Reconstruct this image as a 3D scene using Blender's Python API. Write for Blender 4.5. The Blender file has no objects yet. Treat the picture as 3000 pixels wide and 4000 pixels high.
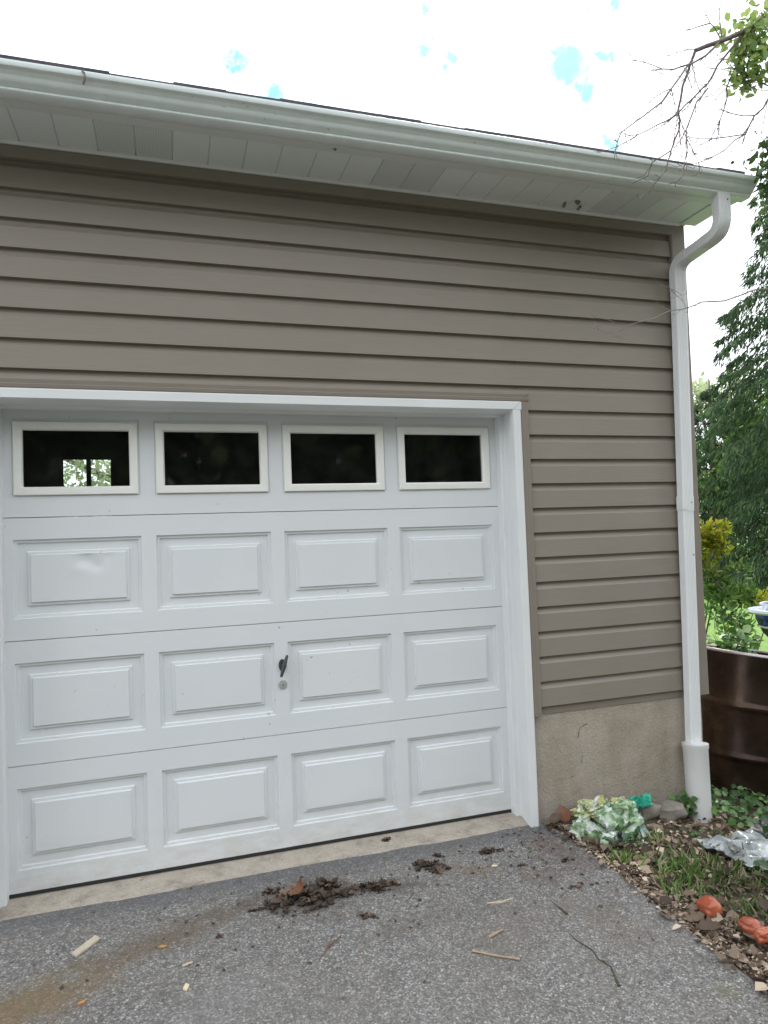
import bpy, bmesh, math, random
import numpy as np
from mathutils import Vector, noise
random.seed(7); rng = np.random.default_rng(7)
R = math.radians
sc = bpy.context.scene
C = sc.collection

# ---------------------------------------------------------------- camera
def look(yaw, pitch, roll):
    f = Vector((math.sin(yaw)*math.cos(pitch), math.cos(yaw)*math.cos(pitch), math.sin(pitch)))
    r = Vector((math.cos(yaw), -math.sin(yaw), 0)); u = r.cross(f)
    r2 = math.cos(roll)*r + math.sin(roll)*u
    u2 = -math.sin(roll)*r + math.cos(roll)*u
    return r2, u2, f
from mathutils import Matrix
CAMP = Vector((0.68345, -3.30713, 1.45411))
r_, u_, f_ = look(0.304808, 0.037594, -0.036887)
cam = bpy.data.cameras.new('camera'); co = bpy.data.objects.new('camera', cam); C.objects.link(co)
co.matrix_world = Matrix(((r_.x, u_.x, -f_.x, CAMP.x), (r_.y, u_.y, -f_.y, CAMP.y), (r_.z, u_.z, -f_.z, CAMP.z), (0, 0, 0, 1)))
cam.sensor_fit = 'VERTICAL'; cam.sensor_height = 36.0; cam.sensor_width = 27.0
cam.lens = 2669.92/4000*36.0
cam.clip_start = 0.05; cam.clip_end = 500
sc.camera = co
sc.view_settings.view_transform = 'Standard'; sc.view_settings.look = 'None'
sc.view_settings.exposure = 0.42; sc.view_settings.gamma = 1.0

# ---------------------------------------------------------------- world: bright cloud cover with small blue gaps
SUN_EL, SUN_AZ = R(44), R(30)       # sun high behind the building; azimuth from +Y towards +X
w = bpy.data.worlds.new('World'); sc.world = w; w.use_nodes = True
nt = w.node_tree; N = nt.nodes; L = nt.links; N.clear()
def nd(t, **k):
    n = N.new(t)
    for a, b in k.items(): setattr(n, a, b)
    return n
tc = nd('ShaderNodeTexCoord')
sky = nd('ShaderNodeTexSky', sky_type='NISHITA', sun_disc=False); sky.sun_elevation = SUN_EL; sky.sun_rotation = SUN_AZ
sky.air_density = 1.0; sky.dust_density = 0.6; sky.ozone_density = 1.0
GAPS = [((0.3103, 0.7472, 0.5878), .0142), ((0.3396, 0.7422, 0.5778), .0112), ((0.4673, 0.6869, 0.5566), .0281),
        ((0.4924, 0.6896, 0.5311), .0169), ((0.4979, 0.6645, 0.5573), .0112), ((0.5304, 0.7018, 0.4755), .012),
        ((0.0906, 0.81, 0.5794), .0131), ((0.1361, 0.8232, 0.5512), .0187), ((0.4776, 0.6472, 0.5942), .0052),
        ((0.4983, 0.6333, 0.5922), .0094), ((0.299, 0.7271, 0.618), .0094), ((0.4531, 0.6853, 0.5701), .0094),
        ((0.4733, 0.6919, 0.5452), .0112), ((-0.5, 0.3, 0.8), .05), ((0.8, -0.1, 0.6), .04), ((-0.3, -0.6, 0.75), .05)]
nz = nd('ShaderNodeTexNoise'); nz.inputs['Scale'].default_value = 62; nz.inputs['Detail'].default_value = 6; nz.inputs['Roughness'].default_value = .65
L.new(tc.outputs['Generated'], nz.inputs['Vector'])
off = nd('ShaderNodeVectorMath', operation='MULTIPLY_ADD'); off.inputs[1].default_value = (.050, .050, .050)
L.new(nz.outputs['Color'], off.inputs[0])
sub = nd('ShaderNodeVectorMath', operation='SUBTRACT'); sub.inputs[1].default_value = (.025, .025, .025)
L.new(tc.outputs['Generated'], sub.inputs[0]); L.new(sub.outputs[0], off.inputs[2])
last = None
for c, r in GAPS:
    d = nd('ShaderNodeVectorMath', operation='DISTANCE'); d.inputs[1].default_value = c
    L.new(off.outputs[0], d.inputs[0])
    m = nd('ShaderNodeMapRange'); m.inputs['From Min'].default_value = r*1.5; m.inputs['From Max'].default_value = r*.45
    L.new(d.outputs['Value'], m.inputs['Value'])
    if last is None: last = m.outputs[0]
    else:
        x = nd('ShaderNodeMath', operation='MAXIMUM'); L.new(last, x.inputs[0]); L.new(m.outputs[0], x.inputs[1]); last = x.outputs[0]
gm = nd('ShaderNodeMath', operation='MULTIPLY'); gm.inputs[1].default_value = .93; L.new(last, gm.inputs[0])
cn = nd('ShaderNodeTexNoise'); cn.inputs['Scale'].default_value = 2.2; cn.inputs['Detail'].default_value = 4
L.new(tc.outputs['Generated'], cn.inputs['Vector'])
cr = nd('ShaderNodeValToRGB'); cr.color_ramp.elements[0].position = .3; cr.color_ramp.elements[0].color = (1.00, 1.05, 1.11, 1)
cr.color_ramp.elements[1].position = .7; cr.color_ramp.elements[1].color = (1.26, 1.29, 1.33, 1)
L.new(cn.outputs['Fac'], cr.inputs['Fac'])
b1 = nd('ShaderNodeBackground'); b1.inputs['Strength'].default_value = .15; thin = nd('ShaderNodeMix', data_type='RGBA', blend_type='MIX'); thin.inputs[0].default_value = .8; thin.inputs[7].default_value = (1.2, 4.4, 4.9, 1)   # thin bright veil over the blue
L.new(sky.outputs[0], thin.inputs[6]); L.new(thin.outputs[2], b1.inputs['Color'])
b2 = nd('ShaderNodeBackground'); b2.inputs['Strength'].default_value = 1.38; L.new(cr.outputs[0], b2.inputs['Color'])
mx = nd('ShaderNodeMixShader'); L.new(gm.outputs[0], mx.inputs['Fac']); L.new(b2.outputs[0], mx.inputs[1]); L.new(b1.outputs[0], mx.inputs[2])
wo = nd('ShaderNodeOutputWorld'); L.new(mx.outputs[0], wo.inputs['Surface'])

sl = bpy.data.lights.new('sun', 'SUN'); sl.energy = 1.3; sl.angle = R(14); sl.color = (1, .95, .86)
so = bpy.data.objects.new('sun', sl); C.objects.link(so)
sd = Vector((math.sin(SUN_AZ)*math.cos(SUN_EL), math.cos(SUN_AZ)*math.cos(SUN_EL), math.sin(SUN_EL)))
so.rotation_euler = sd.to_track_quat('Z', 'Y').to_euler(); so.location = (6, 8, 12)

# ---------------------------------------------------------------- materials
MATS = {}
class Mt:
    def __init__(s, name):
        m = bpy.data.materials.new(name); m.use_nodes = True; s.m = m; s.t = m.node_tree; s.n = s.t.nodes; s.l = s.t.links
        s.b = s.n['Principled BSDF']; s.tc = s.n.new('ShaderNodeTexCoord'); MATS[name] = m
    def co(s, scale=(1, 1, 1)):
        mp = s.n.new('ShaderNodeMapping'); mp.inputs['Scale'].default_value = scale
        s.l.new(s.tc.outputs['Object'], mp.inputs['Vector']); return mp.outputs[0]
    def noise(s, sc_, det=4, rough=.5, vec=None, dist=0):
        n = s.n.new('ShaderNodeTexNoise'); n.inputs['Scale'].default_value = sc_; n.inputs['Detail'].default_value = det
        n.inputs['Roughness'].default_value = rough; n.inputs['Distortion'].default_value = dist
        s.l.new(vec or s.tc.outputs['Object'], n.inputs['Vector']); return n.outputs['Fac']
    def vor(s, sc_, feat='F1', out='Distance', vec=None, rand=1.0):
        n = s.n.new('ShaderNodeTexVoronoi'); n.feature = feat; n.inputs['Scale'].default_value = sc_
        n.inputs['Randomness'].default_value = rand
        s.l.new(vec or s.tc.outputs['Object'], n.inputs['Vector']); return n.outputs[out]
    def ramp(s, fac, stops):
        r = s.n.new('ShaderNodeValToRGB'); e = r.color_ramp.elements
        while len(e) < len(stops): e.new(.5)
        for i, (p, c) in enumerate(stops):
            e[i].position = p; e[i].color = (*c, 1) if hasattr(c, '__len__') else (c, c, c, 1)
        s.l.new(fac, r.inputs['Fac']); return r.outputs['Color']
    def mix(s, fac, a, b, mode='MIX'):
        x = s.n.new('ShaderNodeMix'); x.data_type = 'RGBA'; x.blend_type = mode
        for sk, v in ((x.inputs[0], fac), (x.inputs[6], a), (x.inputs[7], b)):
            if isinstance(v, (int, float)): sk.default_value = v
            elif isinstance(v, tuple): sk.default_value = (*v, 1)
            else: s.l.new(v, sk)
        return x.outputs[2]
    def math(s, op, a, b=0.0):
        x = s.n.new('ShaderNodeMath'); x.operation = op
        for sk, v in ((x.inputs[0], a), (x.inputs[1], b)):
            if isinstance(v, (int, float)): sk.default_value = v
            else: s.l.new(v, sk)
        return x.outputs[0]
    def bump(s, h, strength=.3, dist=.002):
        b = s.n.new('ShaderNodeBump'); b.inputs['Strength'].default_value = strength; b.inputs['Distance'].default_value = dist
        s.l.new(h, b.inputs['Height']); s.l.new(b.outputs[0], s.b.inputs['Normal'])
    def fin(s, col, rough=.5, metal=0, spec=.5, **k):
        if isinstance(col, tuple): s.b.inputs['Base Color'].default_value = (*col, 1)
        else: s.l.new(col, s.b.inputs['Base Color'])
        if isinstance(rough, (int, float)): s.b.inputs['Roughness'].default_value = rough
        else: s.l.new(rough, s.b.inputs['Roughness'])
        s.b.inputs['Metallic'].default_value = metal; s.b.inputs['Specular IOR Level'].default_value = spec
        return s.m
    def xyz(s):
        x = s.n.new('ShaderNodeSeparateXYZ'); s.l.new(s.tc.outputs['Object'], x.inputs[0]); return x.outputs
def plain(name, col, rough=.5, metal=0, var=.12, sc_=8, bump=0, bsc=60, spec=.5):
    m = Mt(name); n = m.noise(sc_, 5, .6)
    c = m.ramp(n, [(.3, tuple(v*(1-var) for v in col)), (.7, tuple(min(1, v*(1+var)) for v in col))])
    if bump: m.bump(m.noise(bsc, 3), bump, .003)
    return m.fin(c, rough, metal, spec)

# taupe vinyl siding with fine embossed grain
m = Mt('siding'); g = m.noise(1, 3, .6, m.co((6, 6, 260)))
c = m.ramp(m.noise(1.3, 4), [(.3, (.234, .201, .160)), (.7, (.258, .222, .180))])
c = m.mix(.10, c, m.ramp(g, [(.3, .12), (.7, .34)])); m.bump(m.math('ADD', g, m.math('MULTIPLY', m.noise(1, 3, .5, m.co((1.6, 1.6, 9))), 7.0)), .25, .0012); m.fin(c, .48)
plain('siding_trim', (.238, .206, .170), .45, var=.04)
plain('white_trim', (.74, .76, .77), .38, var=.03, sc_=3, bump=.12, bsc=9)
# door paint: grain bump, small specks, dirt along the foot
m = Mt('door_paint'); g = m.noise(1, 4, .65, m.co((5, 5, 240))); z = m.xyz()
c = m.ramp(m.noise(2.2, 4), [(.3, (.69, .715, .735)), (.7, (.73, .75, .77))])
sp = m.ramp(m.noise(38, 2, .4), [(.72, 0.0), (.76, 1.0)]); sp2 = m.ramp(m.noise(3.1, 2), [(.5, 0.0), (.64, 1.0)])
c = m.mix(m.math('MULTIPLY', m.math('MULTIPLY', sp, sp2), .75), c, (.20, .18, .15))
ft = m.n.new('ShaderNodeMapRange'); ft.inputs['From Min'].default_value = .22; ft.inputs['From Max'].default_value = -.01
m.l.new(z[2], ft.inputs['Value'])
dn = m.ramp(m.noise(1, 5, .7, m.co((9, 9, 22))), [(.35, 0.0), (.75, 1.0)])
c = m.mix(m.math('MULTIPLY', ft.outputs[0], m.math('MULTIPLY', dn, .6)), c, (.42, .38, .29))
m.bump(g, .16, .001); m.fin(c, .42)
plain('frame_plastic', (.84, .845, .805), .4, var=.03)
m = Mt('gutter_paint'); st = m.noise(1, 5, .6, m.co((14, 14, 2.5)))
c = m.ramp(st, [(.3, (.76, .84, .84)), (.7, (.84, .90, .90))])
sp = m.ramp(m.noise(60, 2, .4), [(.75, 0.0), (.78, 1.0)]); c = m.mix(m.math('MULTIPLY', sp, .5), c, (.16, .14, .1)); m.fin(c, .34)
m = Mt('soffit'); c = m.ramp(m.noise(2, 4), [(.3, (.74, .80, .80)), (.7, (.80, .85, .86))]); m.bump(m.noise(90, 3), .1, .001); m.fin(c, .5)
m = Mt('soffit_vented'); v = m.vor(150, rand=0.0); h = m.ramp(v, [(.22, .55), (.34, 1.0)])
c = m.mix(1.0, (.74, .79, .79), h, 'MULTIPLY'); m.bump(h, .3, .001); m.fin(c, .5)
m = Mt('shingle'); n1 = m.noise(9, 3); n2 = m.vor(260, out='Color')
c = m.ramp(n1, [(.3, (.055, .058, .085)), (.55, (.10, .095, .115)), (.8, (.13, .105, .10))]); c = m.mix(.35, c, m.mix(1.0, c, n2, 'MULTIPLY'))
m.bump(m.noise(200, 2), .6, .003); m.fin(c, .9)
plain('wood_dark', (.11, .07, .05), .8, var=.3)
# foundation: rough parged concrete
m = Mt('foundation'); n1 = m.noise(3, 6, .65); n2 = m.noise(1, 5, .7, m.co((5, 5, 1.6)))
c = m.ramp(n1, [(.25, (.22, .185, .14)), (.5, (.37, .315, .25)), (.8, (.50, .44, .365))])
c = m.mix(.45, c, m.ramp(n2, [(.3, (.22, .185, .135)), (.7, (.44, .40, .36))]))
pit = m.ramp(m.noise(36, 2), [(.70, 0.0), (.76, 1.0)]); c = m.mix(m.math('MULTIPLY', pit, .5), c, (.12, .11, .09))
pp = m.ramp(m.noise(1.7, 5, .6), [(.5, 0.0), (.62, 1.0)]); c = m.mix(m.math('MULTIPLY', pp, .35), c, (.46, .43, .385)); grn = m.ramp(m.noise(120, 3, .7), [(.3, .82), (.7, 1.16)]); c = m.mix(1.0, c, grn, 'MULTIPLY')
hh = m.math('ADD', m.math('MULTIPLY', m.noise(7, 6, .6), 1.3), m.math('MULTIPLY', m.noise(90, 4), .5)); m.bump(hh, .8, .010); m.fin(c, .92)
m = Mt('threshold_concrete'); c = m.ramp(m.noise(11, 6, .7), [(.3, (.24, .21, .17)), (.5, (.40, .355, .295)), (.8, (.49, .445, .385))])
c = m.mix(.5, c, m.mix(1.0, c, m.ramp(m.noise(140, 3), [(.3, .6), (.7, 1.3)]), 'MULTIPLY')); m.bump(m.noise(120, 3), .5, .004); m.fin(c, .9)
# asphalt with exposed stone and brown stains
m = Mt('asphalt'); X = m.xyz()
cell = m.vor(170, out='Color'); cs = m.n.new('ShaderNodeSeparateColor'); m.l.new(cell, cs.inputs[0])
stone = m.ramp(cs.outputs[0], [(0, (.075, .072, .067)), (.45, (.158, .153, .146)), (.75, (.25, .244, .235)), (.93, (.375, .366, .35)), (1, (.58, .565, .54))])
tint = m.ramp(cs.outputs[1], [(0, (1.0, .93, .86)), (.5, (.97, 1.0, 1.03)), (1, (1.02, .98, .95))])
c = m.mix(1.0, stone, tint, 'MULTIPLY')
big = m.noise(1.7, 5, .6); c = m.mix(.30, c, m.ramp(big, [(.3, (.138, .137, .138)), (.7, (.24, .238, .24))]))
wm = m.ramp(m.noise(3.3, 6, .7), [(.42, 0.0), (.75, 1.0)]); c = m.mix(m.math('MULTIPLY', wm, .45), c, (.165, .145, .115))
mott = m.ramp(m.noise(34, 5, .7), [(.3, .72), (.5, 1.0), (.7, 1.22)]); c = m.mix(1.0, c, mott, 'MULTIPLY')
fine = m.noise(260, 2, .5); c = m.mix(.35, c, m.mix(1.0, c, m.ramp(fine, [(.3, .5), (.7, 1.5)]), 'MULTIPLY'))
def blob(cx, cy, rx, ry, ang, lo=1.0, hi=.35):
    mp = m.n.new('ShaderNodeMapping'); mp.vector_type = 'TEXTURE'
    mp.inputs['Location'].default_value = (cx, cy, 0); mp.inputs['Rotation'].default_value = (0, 0, ang); mp.inputs['Scale'].default_value = (rx, ry, 50)
    m.l.new(m.tc.outputs['Object'], mp.inputs['Vector'])
    ln = m.n.new('ShaderNodeVectorMath'); ln.operation = 'LENGTH'; m.l.new(mp.outputs[0], ln.inputs[0])
    a = m.math('ADD', ln.outputs['Value'], m.math('MULTIPLY', m.math('SUBTRACT', m.noise(13, 5, .7), .5), 2.0))
    r = m.n.new('ShaderNodeMapRange'); r.inputs['From Min'].default_value = lo; r.inputs['From Max'].default_value = hi
    m.l.new(a, r.inputs['Value']); return r.outputs[0]
for (cx, cy, rx, ry, an, colr, st_) in [(.18, -.74, .42, .17, .42, (.185, .125, .055), 1.0), (.62, -.52, .34, .11, .30, (.13, .092, .055), .9), (1.0, -.38, .34, .08, .2, (.11, .085, .065), .8),
        (-.2, -1.0, .5, .16, .5, (.19, .12, .055), .95),
        (1.22, -.45, .30, .17, 0, (.075, .058, .048), .75), (1.55, -.47, .2, .07, -.3, (.06, .045, .038), .8), (1.92, -.47, .16, .08, -.5, (.17, .12, .075), .7), (2.36, -.42, .14, .3, 0, (.10, .062, .05), .7),
        (2.2, -.60, .14, .12, 0, (.11, .075, .06), .55), (2.52, -1.33, .06, .08, 0, (.14, .13, .045), .7), (2.38, -1.45, .05, .04, 0, (.14, .13, .045), .5), (1.1, -1.3, .5, .3, 0, (.23, .225, .20), .4), (1.9, -.9, .35, .22, .4, (.16, .135, .11), .5), (2.25, -1.0, .14, .3, .2, (.15, .12, .095), .5), (.8, -.95, .3, .16, .3, (.24, .235, .225), .4), (1.55, -.75, .3, .08, .1, (.12, .10, .085), .45)]:
    c = m.mix(m.math('MULTIPLY', blob(cx, cy, rx, ry, an), st_), c, m.mix(.35, colr, c))
# asphalt colour darkened in an uneven strip where it meets the threshold
dm = m.n.new('ShaderNodeMapRange'); dm.inputs['From Min'].default_value = -.30; dm.inputs['From Max'].default_value = -.18
m.l.new(m.math('ADD', X[1], m.math('MULTIPLY', m.noise(8, 4), .08)), dm.inputs['Value'])
c = m.mix(m.math('MULTIPLY', dm.outputs[0], .55), c, (.095, .096, .106))
hh = m.math('ADD', m.vor(170), m.math('MULTIPLY', m.noise(40, 4), .8)); m.bump(hh, .7, .004); m.fin(c, .85, spec=.35)
# soil / lawn sheet
m = Mt('soil'); X = m.xyz(); n1 = m.noise(22, 6, .7)
c = m.ramp(n1, [(.25, (.055, .042, .03)), (.5, (.13, .10, .07)), (.75, (.27, .215, .155))]); c = m.mix(.4, c, m.vor(55, out='Color'), 'MULTIPLY')
lawn = m.ramp(m.noise(1, 6, .7, m.co((14, 14, 14))), [(.3, (.13, .24, .05)), (.7, (.26, .40, .12))])
ln = m.n.new('ShaderNodeMapRange'); ln.inputs['From Min'].default_value = 4.2; ln.inputs['From Max'].default_value = 6.5
ds = m.n.new('ShaderNodeVectorMath'); ds.operation = 'DISTANCE'; ds.inputs[1].default_value = (0, 0, 0); m.l.new(m.tc.outputs['Object'], ds.inputs[0])
m.l.new(m.math('ADD', ds.outputs['Value'], m.math('MULTIPLY', m.noise(2, 4), 1.0)), ln.inputs['Value'])
fy_ = m.n.new('ShaderNodeMapRange'); fy_.inputs['From Min'].default_value = -1; fy_.inputs['From Max'].default_value = 2; m.l.new(X[1], fy_.inputs['Value'])
lawn = m.mix(fy_.outputs[0], (.10, .10, .075), lawn); c = m.mix(ln.outputs[0], c, lawn); m.bump(m.noise(60, 5), .7, .01); m.fin(c, .95, spec=.2)
# window glass: thin clear pane, reflects the trees in front of the garage
m = Mt('glass'); n = m.n; tr = n.new('ShaderNodeBsdfTransparent'); tr.inputs['Color'].default_value = (.82, .86, .84, 1)
gl = n.new('ShaderNodeBsdfGlossy'); gl.inputs['Roughness'].default_value = .04; gl.inputs['Color'].default_value = (1, 1, 1, 1)
fr = n.new('ShaderNodeFresnel'); fr.inputs['IOR'].default_value = 1.45
ms = n.new('ShaderNodeMixShader'); m.l.new(fr.outputs[0], ms.inputs[0]); m.l.new(tr.outputs[0], ms.inputs[1]); m.l.new(gl.outputs[0], ms.inputs[2])
df = n.new('ShaderNodeBsdfDiffuse'); df.inputs['Color'].default_value = (.5, .52, .5, 1); dm_ = n.new('ShaderNodeMixShader')
m.l.new(m.ramp(m.noise(7, 6, .75), [(.4, .006), (.62, .02), (.72, .06)]), dm_.inputs[0]); m.l.new(ms.outputs[0], dm_.inputs[1]); m.l.new(df.outputs[0], dm_.inputs[2]); m.l.new(dm_.outputs[0], n['Material Output'].inputs['Surface'])
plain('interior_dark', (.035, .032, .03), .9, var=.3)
plain('rubber_black', (.018, .018, .018), .7)
plain('handle_metal', (.07, .085, .09), .45, metal=.3, var=.15, sc_=60)
plain('lock_metal', (.62, .64, .65), .36, metal=.7, var=.05)
plain('screw_metal', (.10, .10, .10), .5, metal=.4)
m = Mt('drum_metal'); n1 = m.noise(3.2, 5, .65); c = m.ramp(n1, [(.3, (.020, .012, .010)), (.55, (.055, .033, .023)), (.8, (.15, .095, .055))])
m.bump(m.noise(25, 4), .12, .004); m.fin(c, m.ramp(m.noise(5, 4), [(.3, .20), (.7, .38)]), metal=.7)
plain('rim_metal', (.42, .36, .38), .38, metal=.6, var=.15, sc_=20)
plain('pvc', (.60, .61, .60), .42, var=.04)
plain('black_plastic', (.014, .015, .02), .4)
plain('blue_plastic', (.02, .07, .50), .25, var=.1)
plain('pale_plastic', (.70, .76, .86), .3, var=.05)
plain('bark', (.17, .135, .125), .85, var=.35, sc_=30, bump=.6, bsc=60)
plain('branch_dark', (.045, .035, .028), .9, var=.3)
plain('twig_grey', (.26, .215, .20), .8, var=.3, sc_=30)
plain('stick_tan', (.36, .28, .19), .8, var=.25, sc_=40, bump=.4, bsc=120)
plain('stick_red', (.17, .09, .06), .8, var=.2, sc_=40)
plain('chip_pale', (.52, .45, .35), .8, var=.12, sc_=60, bump=.4, bsc=90)
plain('chip_orange', (.52, .26, .07), .7, var=.2, sc_=60)
plain('cream_stone', (.72, .62, .42), .7, var=.1)
plain('mud', (.055, .036, .027), .9, var=.4, sc_=50, bump=1, bsc=90)
plain('stone_grey', (.20, .18, .155), .9, var=.3, sc_=14, bump=.8, bsc=30)
plain('moss_dark', (.075, .072, .045), .95, var=.4, sc_=60, bump=1, bsc=120)
plain('nest_mud', (.22, .19, .16), .9, var=.3, sc_=60, bump=1, bsc=90)
def leafmat(name, stops, trans=.25, rough=.55, spec=.4):
    m = Mt(name); g = m.n.new('ShaderNodeNewGeometry')
    c = m.ramp(g.outputs['Random Per Island'], stops); big = m.ramp(m.noise(1.1, 3), [(.35, .62), (.65, 1.25)])
    c = m.mix(1.0, c, big, 'MULTIPLY'); m.fin(c, rough, spec=spec)
    if trans:
        t = m.n.new('ShaderNodeBsdfTranslucent'); m.l.new(c, t.inputs['Color'])
        x = m.n.new('ShaderNodeMixShader'); x.inputs[0].default_value = trans
        m.l.new(m.b.outputs[0], x.inputs[1]); m.l.new(t.outputs[0], x.inputs[2]); m.l.new(x.outputs[0], m.n['Material Output'].inputs['Surface'])
    return m.m
leafmat('leaf_near', [(0, (.10, .18, .05)), (.5, (.20, .30, .08)), (1, (.38, .46, .16))], .5)
leafmat('leaf_conifer', [(0, (.035, .075, .042)), (.5, (.065, .125, .058)), (.85, (.105, .18, .07)), (1, (.19, .27, .10))], .4, .7)
leafmat('leaf_dark', [(0, (.03, .07, .02)), (.6, (.07, .14, .035)), (1, (.16, .26, .07))], .3)
leafmat('leaf_mid', [(0, (.07, .15, .03)), (.6, (.14, .26, .05)), (1, (.28, .40, .10))], .35)
leafmat('leaf_pale', [(0, (.34, .42, .20)), (1, (.62, .68, .46))], .55)
leafmat('leaf_yellow', [(0, (.16, .22, .02)), (.5, (.36, .40, .03)), (.85, (.55, .52, .05)), (1, (.42, .24, .08))], .35)
leafmat('leaf_glossy', [(0, (.06, .16, .03)), (.6, (.14, .30, .07)), (.85, (.40, .55, .30)), (1, (.45, .58, .05))], .25, .3)
leafmat('leaf_ivy', [(0, (.022, .06, .018)), (.6, (.05, .13, .03)), (1, (.16, .27, .08))], .2, .4)
leafmat('grass_blades', [(0, (.08, .15, .03)), (.45, (.14, .26, .06)), (.7, (.26, .38, .12)), (.85, (.40, .37, .22)), (1, (.50, .44, .30))], .3)
leafmat('leaf_litter', [(0, (.06, .042, .032)), (.3, (.15, .108, .078)), (.55, (.27, .205, .15)), (.8, (.42, .33, .245)), (1, (.62, .52, .41))], .15, .75)
leafmat('leaf_wet', [(0, (.035, .024, .019)), (.45, (.075, .052, .038)), (.8, (.15, .105, .075)), (1, (.36, .25, .18))], .05, .6)
leafmat('leaf_brown', [(0, (.20, .085, .045)), (1, (.30, .14, .08))], .15, .6)
# printed plastic sack
def sackmat(name, cols, sc_=9, dist=1.4):
    m = Mt(name); wv = m.n.new('ShaderNodeTexNoise'); wv.inputs['Scale'].default_value = sc_*1.6; wv.inputs['Detail'].default_value = 3; m.l.new(m.tc.outputs['Object'], wv.inputs['Vector'])
    ad = m.n.new('ShaderNodeVectorMath'); ad.operation = 'MULTIPLY_ADD'; ad.inputs[1].default_value = (.09, .09, .09); m.l.new(wv.outputs['Color'], ad.inputs[0]); m.l.new(m.tc.outputs['Object'], ad.inputs[2])
    cl = m.n.new('ShaderNodeSeparateColor'); m.l.new(m.vor(sc_*2.6, out='Color', vec=ad.outputs[0]), cl.inputs[0])
    v = m.math('ADD', m.math('MULTIPLY', cl.outputs[0], .45), m.math('MULTIPLY', m.noise(sc_, 3, .55, dist=dist), .55))
    n = len(cols); c = m.ramp(v, [(.30+.4*i/(n-1), cc) for i, cc in enumerate(cols)])
    m.bump(m.noise(30, 4, .6), .5, .006); return m.fin(c, .35)
sackmat('sack_print', [(.06, .13, .06), (.24, .36, .18), (.70, .74, .70), (.13, .24, .12), (.76, .79, .78), (.30, .45, .24), (.10, .17, .09)], 7)
sackmat('sack_yellow', [(.10, .16, .07), (.58, .62, .55), (.32, .38, .16), (.50, .44, .12), (.13, .20, .08), (.66, .68, .58)], 15)
sackmat('sack_teal', [(.02, .26, .17), (.03, .36, .25), (.04, .40, .28)], 9)
sackmat('sack_blue', [(.34, .46, .48), (.45, .58, .58), (.62, .70, .70), (.22, .36, .36)], 14)
plain('sack_dark', (.02, .022, .03), .4)
m = Mt('orange_plastic'); c = m.ramp(m.noise(9, 4), [(.3, (.26, .055, .025)), (.7, (.44, .115, .055))]); m.bump(m.noise(22, 4), .5, .01); m.fin(c, .28)
m = Mt('clear_sheet'); c = m.ramp(m.noise(8, 5, .6), [(.35, (.10, .11, .11)), (.5, (.26, .285, .29)), (.68, (.46, .50, .52))]); m.bump(m.noise(16, 4), .6, .01); m.fin(c, .2)

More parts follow.
